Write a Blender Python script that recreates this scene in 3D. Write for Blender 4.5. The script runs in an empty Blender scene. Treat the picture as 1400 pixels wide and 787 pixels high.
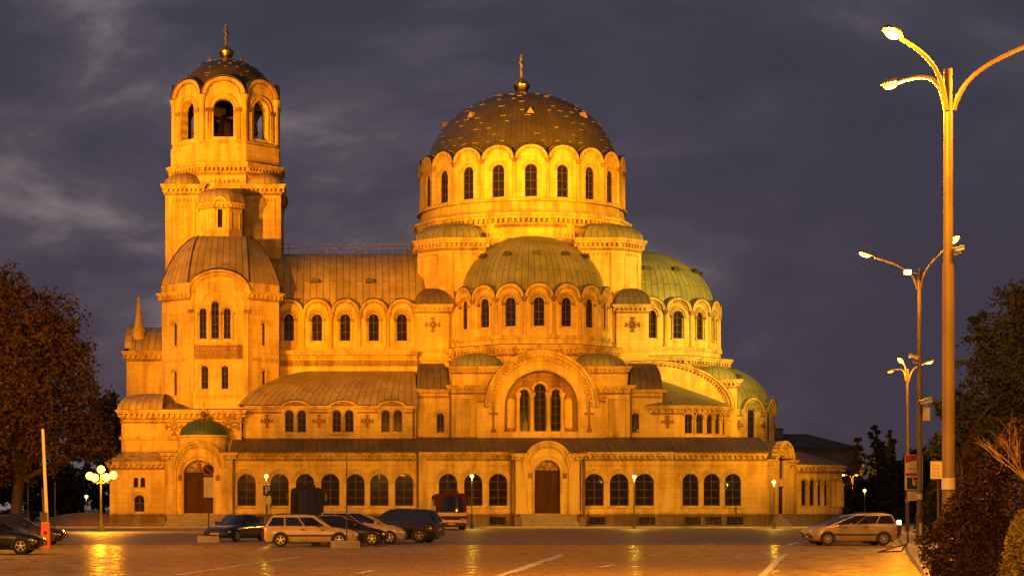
import bpy, math, random
from mathutils import Matrix, Vector
from mathutils.geometry import tessellate_polygon

R = math.radians
PI = math.pi
scene = bpy.context.scene
C = scene.collection

# ------------------------------------------------------------------ camera
EYE = 1.7                                   # eye height, metres
LENS = 72.0                                 # 36 mm sensor
cam_d = bpy.data.cameras.new('camera')
cam_d.lens = LENS
cam_d.sensor_width = 36.0
cam_d.shift_x = 0.1721
cam_d.shift_y = 0.2154
cam_d.clip_start = 0.5
cam_d.clip_end = 6000.0
cam = bpy.data.objects.new('camera', cam_d)
cam.location = (0, 0, EYE)
cam.rotation_euler = (R(90), 0, 0)
C.objects.link(cam)
scene.camera = cam

# ------------------------------------------------------------------ render / exposure
scene.render.engine = 'CYCLES'
scene.view_settings.view_transform = 'Standard'
scene.view_settings.look = 'None'
scene.view_settings.exposure = 0.0
scene.view_settings.gamma = 1.0
scene.view_settings.use_curve_mapping = False
scene.cycles.use_denoising = True
scene.cycles.max_bounces = 5
scene.cycles.diffuse_bounces = 3
scene.cycles.glossy_bounces = 3
scene.cycles.sample_clamp_indirect = 4.0

# ------------------------------------------------------------------ night sky: faint twilight plus broken cloud
world = bpy.data.worlds.new('World')
scene.world = world
world.use_nodes = True
wn = world.node_tree.nodes
wl = world.node_tree.links
wn.clear()


def wnode(t, **kw):
    n = wn.new(t)
    for k, v in kw.items():
        setattr(n, k, v)
    return n


w_out = wnode('ShaderNodeOutputWorld')
w_bg = wnode('ShaderNodeBackground')
w_bg.inputs['Strength'].default_value = 1.0
w_tc = wnode('ShaderNodeTexCoord')
w_sky = wnode('ShaderNodeTexSky')
w_sky.sky_type = 'NISHITA'
w_sky.sun_disc = False
w_sky.sun_elevation = R(-5.0)
w_sky.sun_rotation = R(290)
w_map = wnode('ShaderNodeMapping')
w_map.inputs['Rotation'].default_value = (0, R(-14), 0)
w_map.inputs['Scale'].default_value = (7.0, 7.0, 17.0)
w_map.inputs['Location'].default_value = (7.9, 4.2, 2.6)
w_n1 = wnode('ShaderNodeTexNoise')
w_n1.inputs['Scale'].default_value = 1.0
w_n1.inputs['Detail'].default_value = 7.0
w_n1.inputs['Roughness'].default_value = 0.58
w_n1.inputs['Distortion'].default_value = 0.35
w_r1 = wnode('ShaderNodeValToRGB')
cr = w_r1.color_ramp
cr.elements[0].position = 0.33
cr.elements[0].color = (0.046, 0.043, 0.064, 1)
cr.elements[1].position = 0.68
cr.elements[1].color = (0.185, 0.155, 0.168, 1)
e = cr.elements.new(0.47)
e.color = (0.058, 0.053, 0.076, 1)
e = cr.elements.new(0.57)
e.color = (0.083, 0.073, 0.094, 1)
w_sc = wnode('ShaderNodeVectorMath', operation='SCALE')
w_sc.inputs['Scale'].default_value = 0.004
w_add = wnode('ShaderNodeVectorMath', operation='ADD')
wl.new(w_tc.outputs['Generated'], w_map.inputs['Vector'])
wl.new(w_map.outputs['Vector'], w_n1.inputs['Vector'])
w_sx = wnode('ShaderNodeSeparateXYZ')
wl.new(w_tc.outputs['Generated'], w_sx.inputs[0])
w_bias = wnode('ShaderNodeMath', operation='MULTIPLY_ADD')
w_bias.inputs[1].default_value = -0.42
wl.new(w_sx.outputs['X'], w_bias.inputs[0])
wl.new(w_n1.outputs['Fac'], w_bias.inputs[2])
wl.new(w_bias.outputs[0], w_r1.inputs['Fac'])
wl.new(w_sky.outputs['Color'], w_sc.inputs[0])
wl.new(w_sc.outputs['Vector'], w_add.inputs[0])
# town glow low over the horizon, warm grey
w_sep = wnode('ShaderNodeSeparateXYZ')
wl.new(w_tc.outputs['Generated'], w_sep.inputs[0])
w_hz = wnode('ShaderNodeMapRange')
w_hz.inputs['From Min'].default_value = 0.0
w_hz.inputs['From Max'].default_value = 0.22
w_hz.inputs['To Min'].default_value = 1.0
w_hz.inputs['To Max'].default_value = 0.0
wl.new(w_sep.outputs['Z'], w_hz.inputs['Value'])
w_mix = wnode('ShaderNodeMix', data_type='RGBA', blend_type='MULTIPLY')
w_mix.inputs['B'].default_value = (1.16, 0.97, 0.92, 1)
wl.new(w_hz.outputs['Result'], w_mix.inputs['Factor'])
wl.new(w_r1.outputs['Color'], w_mix.inputs['A'])
wl.new(w_mix.outputs['Result'], w_add.inputs[1])
wl.new(w_add.outputs['Vector'], w_bg.inputs['Color'])
wl.new(w_bg.outputs['Background'], w_out.inputs['Surface'])

# last trace of dusk: one very weak, very soft sun
sun_d = bpy.data.lights.new('dusk_sun', 'SUN')
sun_d.energy = 0.02
sun_d.angle = R(40)
sun_d.color = (0.8, 0.75, 1.0)
sun = bpy.data.objects.new('dusk_sun', sun_d)
sun.rotation_euler = (R(60), 0, R(200))
C.objects.link(sun)

# ------------------------------------------------------------------ floodlights trained on the cathedral
CX, CY = 19.5, 215.0                        # dome axis on the ground
SODIUM = (1.0, 0.315, 0.003)
GOLD = (1.0, 0.375, 0.008)
LEMON = (1.0, 0.62, 0.11)


def flood(loc, aim, angle, power, color, blend=1.0, size=0.3):
    d = bpy.data.lights.new('floodlight', 'SPOT')
    d.energy = power
    d.color = color
    d.spot_size = R(angle)
    d.spot_blend = blend
    d.shadow_soft_size = size
    o = bpy.data.objects.new('floodlight_beam', d)
    a = Vector((loc[0] + CX, loc[1] + CY, loc[2]))
    b = Vector((aim[0] + CX, aim[1] + CY, aim[2]))
    o.location = a
    o.rotation_euler = (b - a).to_track_quat('-Z', 'Y').to_euler()
    C.objects.link(o)
    return o


# west masts: tower and nave
flood((-78, -92, 21), (-31, -6, 38), 17, 900e3, SODIUM)
flood((-66, -88, 0.7), (-31, -6, 40), 19, 420e3, SODIUM)
flood((-58, -100, 21), (-32, -14, 17), 18, 520e3, SODIUM)
flood((-46, -105, 21), (-14, -10, 21), 17, 680e3, SODIUM)
# south masts: drum and dome
flood((-50, -105, 21), (0, -8, 38), 15, 900e3, GOLD)
flood((-24, -92, 0.7), (0, -8, 38), 18, 300e3, GOLD)
flood((48, -100, 21), (3, -8, 35), 15, 800e3, GOLD)
flood((-8, -112, 21), (0, -18, 18), 15, 320e3, SODIUM)
# east masts: apse and chapel, paler lamps
flood((66, -80, 21), (15, -4, 21), 19, 640e3, LEMON)
flood((46, -95, 21), (19, -18, 9), 13, 260e3, GOLD)
# wide fill beams added to brighten the lower storeys and narthex
flood((-26, -112, 21), (-17, -26, 3), 40, 175e3, SODIUM)
flood((28, -112, 21), (12, -26, 3), 36, 190e3, GOLD)
flood((-64, -105, 21), (-37, -25, 4), 15, 240e3, SODIUM)


# ------------------------------------------------------------------ pixel of the 1400 x 787 photograph at a known distance -> metres
def WX(px, d):
    return (px - 459.0) * d / 2800.0


def WZ(py, d):
    return EYE + (695.0 - py) * d / 2800.0


def LX(px, d):
    return WX(px, d) - CX


def GP(px, py):
    d = 4760.0 / (py - 695.0)
    return Vector((WX(px, d), d, 0))


# ------------------------------------------------------------------ materials
MATS = {}


def principled(name, color, rough=0.8, metal=0.0, spec=0.5):
    m = bpy.data.materials.new(name)
    m.use_nodes = True
    b = m.node_tree.nodes['Principled BSDF']
    b.inputs['Base Color'].default_value = (*color, 1)
    b.inputs['Roughness'].default_value = rough
    b.inputs['Metallic'].default_value = metal
    b.inputs['Specular IOR Level'].default_value = spec
    MATS[name] = m
    return m, m.node_tree.nodes, m.node_tree.links, b


def noise_mat(name, c1, c2, scale=1.0, rough=0.8, metal=0.0, bump=0.0, detail=5.0, stretch=(1, 1, 1), spec=0.4, lo=0.35, hi=0.65, bscale=None):
    m, n, l, b = principled(name, c1, rough, metal, spec)
    tc = n.new('ShaderNodeTexCoord')
    mp = n.new('ShaderNodeMapping')
    mp.inputs['Scale'].default_value = stretch
    nz = n.new('ShaderNodeTexNoise')
    nz.inputs['Scale'].default_value = scale
    nz.inputs['Detail'].default_value = detail
    cr = n.new('ShaderNodeValToRGB')
    cr.color_ramp.elements[0].position = lo
    cr.color_ramp.elements[1].position = hi
    cr.color_ramp.elements[0].color = (*c1, 1)
    cr.color_ramp.elements[1].color = (*c2, 1)
    l.new(tc.outputs['Object'], mp.inputs['Vector'])
    l.new(mp.outputs['Vector'], nz.inputs['Vector'])
    l.new(nz.outputs['Fac'], cr.inputs['Fac'])
    l.new(cr.outputs['Color'], b.inputs['Base Color'])
    if bump:
        n2 = n.new('ShaderNodeTexNoise')
        n2.inputs['Scale'].default_value = bscale or scale * 6
        n2.inputs['Detail'].default_value = 4
        l.new(mp.outputs['Vector'], n2.inputs['Vector'])
        bp = n.new('ShaderNodeBump')
        bp.inputs['Strength'].default_value = bump
        bp.inputs['Distance'].default_value = 0.05
        l.new(n2.outputs['Fac'], bp.inputs['Height'])
        l.new(bp.outputs['Normal'], b.inputs['Normal'])
    return m


def emit_mat(name, color, strength):
    m, n, l, b = principled(name, (0.03, 0.025, 0.02), 0.4)
    b.inputs['Emission Color'].default_value = (*color, 1)
    b.inputs['Emission Strength'].default_value = strength
    return m


def stone_mat(name, base, dirt, block=(1.1, 0.45), joint=0.6, bump=0.45):
    """Ashlar: coursed blocks on any upright wall, with rain streaks and blotches."""
    m, n, l, b = principled(name, base, 0.85, 0, 0.25)
    tc = n.new('ShaderNodeTexCoord')
    sp = n.new('ShaderNodeSeparateXYZ')
    l.new(tc.outputs['Object'], sp.inputs[0])
    ad = n.new('ShaderNodeMath')
    ad.operation = 'SUBTRACT'
    l.new(sp.outputs['X'], ad.inputs[0])
    l.new(sp.outputs['Y'], ad.inputs[1])
    cb = n.new('ShaderNodeCombineXYZ')
    l.new(ad.outputs[0], cb.inputs['X'])
    l.new(sp.outputs['Z'], cb.inputs['Y'])
    br = n.new('ShaderNodeTexBrick')
    br.inputs['Scale'].default_value = 1.0
    br.inputs['Brick Width'].default_value = block[0]
    br.inputs['Row Height'].default_value = block[1]
    br.inputs['Mortar Size'].default_value = 0.018
    br.inputs['Mortar Smooth'].default_value = 0.6
    br.inputs['Bias'].default_value = -0.2
    br.inputs['Color1'].default_value = (1, 1, 1, 1)
    br.inputs['Color2'].default_value = (0.85, 0.84, 0.82, 1)
    br.inputs['Mortar'].default_value = (joint, joint, joint, 1)
    l.new(cb.outputs[0], br.inputs['Vector'])
    # blotches
    n1 = n.new('ShaderNodeTexNoise')
    n1.inputs['Scale'].default_value = 0.35
    n1.inputs['Detail'].default_value = 8
    n1.inputs['Roughness'].default_value = 0.65
    l.new(tc.outputs['Object'], n1.inputs['Vector'])
    # vertical rain streaks
    mp = n.new('ShaderNodeMapping')
    mp.inputs['Scale'].default_value = (1.6, 1.6, 0.16)
    l.new(tc.outputs['Object'], mp.inputs['Vector'])
    n2 = n.new('ShaderNodeTexNoise')
    n2.inputs['Scale'].default_value = 1.0
    n2.inputs['Detail'].default_value = 6
    l.new(mp.outputs['Vector'], n2.inputs['Vector'])
    mx = n.new('ShaderNodeMath')
    mx.operation = 'MULTIPLY'
    l.new(n1.outputs['Fac'], mx.inputs[0])
    l.new(n2.outputs['Fac'], mx.inputs[1])
    cr = n.new('ShaderNodeValToRGB')
    cr.color_ramp.elements[0].position = 0.17
    cr.color_ramp.elements[1].position = 0.29
    cr.color_ramp.elements[0].color = (*dirt, 1)
    cr.color_ramp.elements[1].color = (*base, 1)
    l.new(mx.outputs[0], cr.inputs['Fac'])
    mm = n.new('ShaderNodeMix')
    mm.data_type = 'RGBA'
    mm.blend_type = 'MULTIPLY'
    mm.inputs['Factor'].default_value = 0.8
    l.new(cr.outputs['Color'], mm.inputs['A'])
    l.new(br.outputs['Color'], mm.inputs['B'])
    l.new(mm.outputs['Result'], b.inputs['Base Color'])
    bp = n.new('ShaderNodeBump')
    bp.inputs['Strength'].default_value = bump
    bp.inputs['Distance'].default_value = 0.03
    l.new(br.outputs['Color'], bp.inputs['Height'])
    l.new(bp.outputs['Normal'], b.inputs['Normal'])
    return m


def seam_mat(name, c1, c2, pitch=0.66, joint=4.2, rough=0.5, spec=0.4, mortar=0.42):
    """Standing-seam sheet roofing laid out along the UV map (u runs along the eave in metres)."""
    m, n, l, b = principled(name, c1, rough, 0.0, spec)
    uv = n.new('ShaderNodeUVMap')
    br = n.new('ShaderNodeTexBrick')
    br.offset = 0.5
    sp = n.new('ShaderNodeSeparateXYZ')
    l.new(uv.outputs[0], sp.inputs[0])
    cb = n.new('ShaderNodeCombineXYZ')
    l.new(sp.outputs['Y'], cb.inputs['X'])
    l.new(sp.outputs['X'], cb.inputs['Y'])
    br.inputs['Scale'].default_value = 1.0
    br.inputs['Brick Width'].default_value = joint
    br.inputs['Row Height'].default_value = pitch
    br.inputs['Mortar Size'].default_value = 0.045
    br.inputs['Mortar Smooth'].default_value = 0.4
    br.inputs['Color1'].default_value = (1, 1, 1, 1)
    br.inputs['Color2'].default_value = (0.84, 0.84, 0.84, 1)
    br.inputs['Mortar'].default_value = (mortar, mortar, mortar, 1)
    l.new(cb.outputs[0], br.inputs['Vector'])
    tc = n.new('ShaderNodeTexCoord')
    nz = n.new('ShaderNodeTexNoise')
    nz.inputs['Scale'].default_value = 0.5
    nz.inputs['Detail'].default_value = 7
    nz.inputs['Roughness'].default_value = 0.65
    l.new(tc.outputs['Object'], nz.inputs['Vector'])
    cr = n.new('ShaderNodeValToRGB')
    cr.color_ramp.elements[0].position = 0.36
    cr.color_ramp.elements[1].position = 0.66
    cr.color_ramp.elements[0].color = (*c1, 1)
    cr.color_ramp.elements[1].color = (*c2, 1)
    l.new(nz.outputs['Fac'], cr.inputs['Fac'])
    mm = n.new('ShaderNodeMix')
    mm.data_type = 'RGBA'
    mm.blend_type = 'MULTIPLY'
    mm.inputs['Factor'].default_value = 1.0
    l.new(cr.outputs['Color'], mm.inputs['A'])
    l.new(br.outputs['Color'], mm.inputs['B'])
    l.new(mm.outputs['Result'], b.inputs['Base Color'])
    bp = n.new('ShaderNodeBump')
    bp.invert = True
    bp.inputs['Strength'].default_value = 0.7
    bp.inputs['Distance'].default_value = 0.06
    l.new(br.outputs['Color'], bp.inputs['Height'])
    l.new(bp.outputs['Normal'], b.inputs['Normal'])
    return m


stone_mat('limestone', (0.69, 0.525, 0.13), (0.49, 0.34, 0.08))
stone_mat('limestone_trim', (0.61, 0.455, 0.12), (0.36, 0.24, 0.06), block=(0.9, 3.0), joint=0.7)
stone_mat('carved_stone_shaded', (0.34, 0.22, 0.085), (0.17, 0.10, 0.04), block=(0.42, 0.42), joint=0.35, bump=0.8)  # carved bands toned darker, so shade in the relief sits in the colour
stone_mat('plinth_stone', (0.20, 0.155, 0.08), (0.12, 0.09, 0.045), block=(1.4, 0.5), joint=0.55)
seam_mat('patina_roof', (0.20, 0.20, 0.06), (0.33, 0.33, 0.105))
seam_mat('lead_roof', (0.29, 0.22, 0.055), (0.46, 0.36, 0.10))
seam_mat('dark_roof', (0.10, 0.075, 0.035), (0.16, 0.125, 0.06))
seam_mat('bronze_tiles', (0.062, 0.050, 0.018), (0.10, 0.078, 0.028), pitch=0.55, joint=0.75, rough=0.42, mortar=0.62)
seam_mat('green_copper', (0.045, 0.075, 0.03), (0.07, 0.11, 0.045), pitch=0.4)
noise_mat('gilding', (0.85, 0.58, 0.16), (0.55, 0.36, 0.10), 3.0, 0.28, 1.0)
noise_mat('brass', (0.48, 0.33, 0.10), (0.36, 0.24, 0.07), 3.0, 0.35)
noise_mat('oak_door', (0.045, 0.020, 0.008), (0.075, 0.034, 0.012), 6.0, 0.7, spec=0.1, stretch=(1, 1, 0.15), bump=0.2)
noise_mat('window_frame', (0.06, 0.05, 0.04), (0.09, 0.075, 0.06), 4.0, 0.6)
noise_mat('drain_metal', (0.13, 0.08, 0.04), (0.18, 0.12, 0.06), 3.0, 0.5)
noise_mat('bell_bronze', (0.14, 0.09, 0.04), (0.22, 0.15, 0.06), 3.0, 0.4, 0.8)
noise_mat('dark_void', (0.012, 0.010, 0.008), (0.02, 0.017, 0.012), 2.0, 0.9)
noise_mat('stair_granite', (0.20, 0.17, 0.14), (0.28, 0.24, 0.19), 2.5, 0.75, bump=0.15)
noise_mat('mosaic', (0.45, 0.33, 0.15), (0.16, 0.08, 0.07), 5.0, 0.5, detail=3, lo=0.45, hi=0.6)


def glass_mat():
    m, n, l, b = principled('leaded_glass', (0.022, 0.014, 0.010), 0.05, 0, 0.35)
    tc = n.new('ShaderNodeTexCoord')
    vo = n.new('ShaderNodeTexVoronoi')
    vo.inputs['Scale'].default_value = 5.0
    l.new(tc.outputs['Object'], vo.inputs['Vector'])
    bp = n.new('ShaderNodeBump')
    bp.inputs['Strength'].default_value = 0.05
    bp.inputs['Distance'].default_value = 0.05
    l.new(vo.outputs['Distance'], bp.inputs['Height'])
    l.new(bp.outputs['Normal'], b.inputs['Normal'])
    sp = n.new('ShaderNodeValToRGB')
    sp.color_ramp.elements[0].color = (0.03, 0.018, 0.012, 1)
    sp.color_ramp.elements[1].color = (0.012, 0.009, 0.008, 1)
    l.new(vo.outputs['Color'], sp.inputs['Fac'])
    l.new(sp.outputs['Color'], b.inputs['Base Color'])


glass_mat()


# ------------------------------------------------------------------ mesh builder
class MB:
    def __init__(s):
        s.v, s.f, s.m, s.uv = [], [], [], []

    def add(s, verts, faces, mat, M=None, uvs=None):
        o = len(s.v)
        for p in verts:
            p = Vector(p)
            s.v.append(M @ p if M is not None else p)
        for i, f in enumerate(faces):
            s.f.append([o + k for k in f])
            s.m.append(mat)
            s.uv.append(uvs[i] if uvs else None)

    def box(s, x0, x1, y0, y1, z0, z1, mat, M=None):
        v = [(x, y, z) for z in (z0, z1) for y in (y0, y1) for x in (x0, x1)]
        s.add(v, [(0, 2, 3, 1), (4, 5, 7, 6), (0, 1, 5, 4), (2, 6, 7, 3), (0, 4, 6, 2), (1, 3, 7, 5)], mat, M)

    def poly_prism(s, pts, z0, z1, mat, M=None, top=True):
        n = len(pts)
        v = [(p[0], p[1], z0) for p in pts] + [(p[0], p[1], z1) for p in pts]
        f = [(i, (i + 1) % n, n + (i + 1) % n, n + i) for i in range(n)]
        if top:
            f.append(tuple(range(n, 2 * n)))
            f.append(tuple(range(n - 1, -1, -1)))
        s.add(v, f, mat, M)

    def loft(s, rings, mat, M=None, closed=False, cap=False):
        n = len(rings[0])
        v = [p for r in rings for p in r]
        big = max(rings, key=lambda r: sum((Vector(r[i + 1]) - Vector(r[i])).length for i in range(n - 1)))
        us = [0.0]
        for i in range(n):
            us.append(us[-1] + (Vector(big[(i + 1) % n]) - Vector(big[i])).length)
        vs = [0.0]
        for k in range(1, len(rings)):
            vs.append(vs[-1] + sum((Vector(rings[k][i]) - Vector(rings[k - 1][i])).length for i in range(n)) / n)
        f, uvs = [], []
        for k in range(len(rings) - 1):
            for i in range(n if closed else n - 1):
                j = (i + 1) % n
                f.append((k * n + i, k * n + j, (k + 1) * n + j, (k + 1) * n + i))
                uvs.append([(us[i], vs[k]), (us[i + 1], vs[k]), (us[i + 1], vs[k + 1]), (us[i], vs[k + 1])])
        if cap:
            f.append(tuple(range((len(rings) - 1) * n, len(rings) * n)))
            uvs.append([(0, 0)] * n)
        s.add(v, f, mat, M, uvs)

    def lathe(s, prof, n, mat, M=None, a0=0.0, a1=2 * PI):
        full = abs(a1 - a0 - 2 * PI) < 1e-6
        cnt = n if full else n + 1
        rings = [[(r * math.cos(a0 + (a1 - a0) * i / n), r * math.sin(a0 + (a1 - a0) * i / n), z) for i in range(cnt)] for r, z in prof]
        s.loft(rings, mat, M, closed=full)

    def dome(s, cx, cy, cz, a, c, n, mat, rows=14, t0=0.0, M=None, ay=None):
        ay = ay or a
        rings = []
        for k in range(rows + 1):
            t = t0 + (PI / 2 - t0) * k / rows
            r = max(math.cos(t), 0.002)
            rings.append([(cx + a * r * math.cos(2 * PI * i / n), cy + ay * r * math.sin(2 * PI * i / n), cz + c * math.sin(t)) for i in range(n)])
        s.loft(rings, mat, M, closed=True)

    def tube(s, pts, rad, mat, n=8, M=None, caps=True):
        pts = [Vector(p) for p in pts]
        rads = rad if isinstance(rad, (list, tuple)) else [rad] * len(pts)
        v, f = [], []
        up = Vector((0.13, 0.31, 0.94)).normalized()
        for i, p in enumerate(pts):
            t = (pts[min(i + 1, len(pts) - 1)] - pts[max(i - 1, 0)]).normalized()
            a = t.cross(up)
            if a.length < 1e-3:
                a = t.cross(Vector((1, 0, 0)))
            a.normalize()
            b = t.cross(a).normalized()
            for k in range(n):
                v.append(p + (a * math.cos(2 * PI * k / n) + b * math.sin(2 * PI * k / n)) * rads[i])
        for i in range(len(pts) - 1):
            for k in range(n):
                f.append((i * n + k, i * n + (k + 1) % n, (i + 1) * n + (k + 1) % n, (i + 1) * n + k))
        if caps:
            f.append(tuple(range(n)))
            f.append(tuple(range((len(pts) - 1) * n, len(pts) * n)))
        s.add(v, f, mat, M)

    def ball(s, c, r, mat, M=None, n=12, m=8, sz=1.0):
        prof = [(max(r * math.sin(PI * k / m), 0.001), -r * sz * math.cos(PI * k / m)) for k in range(m + 1)]
        T = Matrix.Translation(c)
        s.lathe(prof, n, mat, (M @ T) if M is not None else T)

    # a wall panel: outline and holes in (u, z); front at y = 0, reveals going inward (+y)
    def panel(s, outline, holes, mat, M=None, dep=0.35, thick=0.5, sides=True):
        loops = [[Vector((p[0], 0, p[1])) for p in outline]] + [[Vector((p[0], 0, p[1])) for p in h] for h in holes]
        flat = [p for lp in loops for p in lp]
        tris = tessellate_polygon(loops)
        s.add(flat, [tuple(t) for t in tris], mat, M)
        for k, lp in enumerate(loops):
            d = thick if k == 0 else dep
            if k == 0 and not sides:
                continue
            n = len(lp)
            v = list(lp) + [p + Vector((0, d, 0)) for p in lp]
            s.add(v, [(i, (i + 1) % n, n + (i + 1) % n, n + i) for i in range(n)], mat, M)

    def ring(s, cu, zs, r0, r1, v0, v1, leg, mat, M=None, n=16, zk=1.0):
        pts = []
        if leg > 0:
            pts.append(((cu + r0, zs - leg), (cu + r1, zs - leg)))
        for i in range(n + 1):
            t = PI * i / n
            pts.append(((cu + r0 * math.cos(t), zs + r0 * zk * math.sin(t)), (cu + r1 * math.cos(t), zs + r1 * zk * math.sin(t))))
        if leg > 0:
            pts.append(((cu - r0, zs - leg), (cu - r1, zs - leg)))
        v, f = [], []
        for (a, b) in pts:
            v += [(a[0], v0, a[1]), (b[0], v0, b[1]), (b[0], v1, b[1]), (a[0], v1, a[1])]
        m = len(pts)
        for i in range(m - 1):
            for (p, q) in ((0, 1), (1, 2), (2, 3), (3, 0)):
                f.append((i * 4 + p, i * 4 + q, i * 4 + 4 + q, i * 4 + 4 + p))
        f += [(0, 1, 2, 3), ((m - 1) * 4, (m - 1) * 4 + 1, (m - 1) * 4 + 2, (m - 1) * 4 + 3)]
        s.add(v, f, mat, M)

    def arc_dentils(s, cu, zs, r0, r1, v0, v1, count, mat, M=None, zk=1.0):
        for i in range(count):
            t0 = PI * (i + 0.25) / count
            t1 = PI * (i + 0.75) / count
            q = [(cu + r * math.cos(t), zs + r * zk * math.sin(t)) for (r, t) in ((r0, t0), (r1, t0), (r1, t1), (r0, t1))]
            v = [(x, v0, z) for x, z in q] + [(x, v1, z) for x, z in q]
            s.add(v, [(0, 1, 2, 3), (0, 1, 5, 4), (1, 2, 6, 5), (2, 3, 7, 6), (3, 0, 4, 7)], mat, M)

    # mitred moulding along a plan path (outward is to the right of travel)
    def band(s, path, z0, z1, proj, mat, closed=False, back=0.3):
        n = len(path)
        P = [Vector((p[0], p[1])) for p in path]

        def off(d):
            out = []
            for i in range(n):
                ns = []
                if closed or i > 0:
                    e = (P[i] - P[i - 1]).normalized()
                    ns.append(Vector((e.y, -e.x)))
                if closed or i < n - 1:
                    e = (P[(i + 1) % n] - P[i]).normalized()
                    ns.append(Vector((e.y, -e.x)))
                if len(ns) == 2:
                    b = (ns[0] + ns[1])
                    b = b / max(b.length_squared, 0.2) * 2
                    out.append(P[i] + b * d)
                else:
                    out.append(P[i] + ns[0] * d)
            return out
        o, q = off(proj), off(-back)
        v = []
        for i in range(n):
            v += [(q[i].x, q[i].y, z0), (o[i].x, o[i].y, z0), (o[i].x, o[i].y, z1), (q[i].x, q[i].y, z1)]
        f = []
        for i in range(n if closed else n - 1):
            j = (i + 1) % n
            for (a, b) in ((0, 1), (1, 2), (2, 3)):
                f.append((i * 4 + a, j * 4 + a, j * 4 + b, i * 4 + b))
        if not closed:
            f += [(0, 1, 2, 3), ((n - 1) * 4, (n - 1) * 4 + 3, (n - 1) * 4 + 2, (n - 1) * 4 + 1)]
        s.add(v, f, mat)

    def dentils(s, path, z0, z1, proj, mat, pitch=0.5, wid=0.24, closed=False):
        n = len(path)
        for i in range(n if closed else n - 1):
            p, q = Vector(path[i]), Vector(path[(i + 1) % n])
            L = (q - p).length
            k = max(1, int(L / pitch))
            M = seg_frame(p, q)
            for j in range(k):
                u = -L / 2 + L * (j + 0.5) / k
                s.box(u - wid / 2, u + wid / 2, -proj, 0.05, z0, z1, mat, M)

    def build(s, name, parent=None, smooth=None, M=None):
        me = bpy.data.meshes.new(name)
        me.from_pydata([tuple(v) for v in s.v], [], s.f)
        keys = []
        for k in s.m:
            if k not in keys:
                keys.append(k)
        for k in keys:
            me.materials.append(MATS[k])
        idx = {k: i for i, k in enumerate(keys)}
        me.polygons.foreach_set('material_index', [idx[k] for k in s.m])
        if any(u is not None for u in s.uv):
            lay = me.uv_layers.new(name='UVMap')
            flat = []
            for f, u in zip(s.f, s.uv):
                if u is None:
                    flat += [0.0] * (2 * len(f))
                else:
                    for a in u:
                        flat += [a[0], a[1]]
            lay.data.foreach_set('uv', flat)
        me.update()
        if smooth is not None:
            me.shade_smooth()
            me.set_sharp_from_angle(angle=R(smooth))
        o = bpy.data.objects.new(name, me)
        C.objects.link(o)
        if parent is not None:
            o.parent = parent
        if M is not None:
            o.matrix_basis = M
        return o


def seg_frame(p, q):
    p, q = Vector(p[:2]), Vector(q[:2])
    d = q - p
    mid = (p + q) / 2
    return Matrix.Translation((mid.x, mid.y, 0)) @ Matrix.Rotation(math.atan2(d.y, d.x), 4, 'Z')


def frame(cx, cy, a, dist):
    return Matrix.Translation((cx, cy, 0)) @ Matrix.Rotation(a, 4, 'Z') @ Matrix.Translation((0, -dist, 0))


def T(x, y, z):
    return Matrix.Translation((x, y, z))


def RZ(a):
    return Matrix.Rotation(a, 4, 'Z')


def arch_poly(cu, z0, w, h, n=10):
    r = w / 2
    zs = z0 + h - r
    return [(cu - r, z0), (cu + r, z0)] + [(cu + r * math.cos(PI * i / n), zs + r * math.sin(PI * i / n)) for i in range(n + 1)]


def tag(o, label, cat, group=None, kind=None):
    if label:
        o['label'] = label
    if cat:
        o['category'] = cat
    if group:
        o['group'] = group
    if kind:
        o['kind'] = kind
    return o


def thing(name, label, cat, loc=(0, 0, 0), rz=0.0, group=None):
    o = bpy.data.objects.new(name, None)
    o.empty_display_size = 0.5
    o.location = loc
    o.rotation_euler = (0, 0, rz)
    C.objects.link(o)
    return tag(o, label, cat, group)


def copy_tree(o, parent=None):
    c = o.copy()
    C.objects.link(c)
    if parent is not None:
        c.parent = parent
    for ch in list(o.children):
        copy_tree(ch, c)
    return c

# ================================================================== the cathedral
cathedral = thing('cathedral', 'floodlit pale stone cathedral with bell tower, arcaded drums and domes across the square', 'cathedral', (CX, CY, 0))
ST, TR, CV, PL = 'limestone', 'limestone_trim', 'carved_stone_shaded', 'plinth_stone'
WIN = {}


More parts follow.
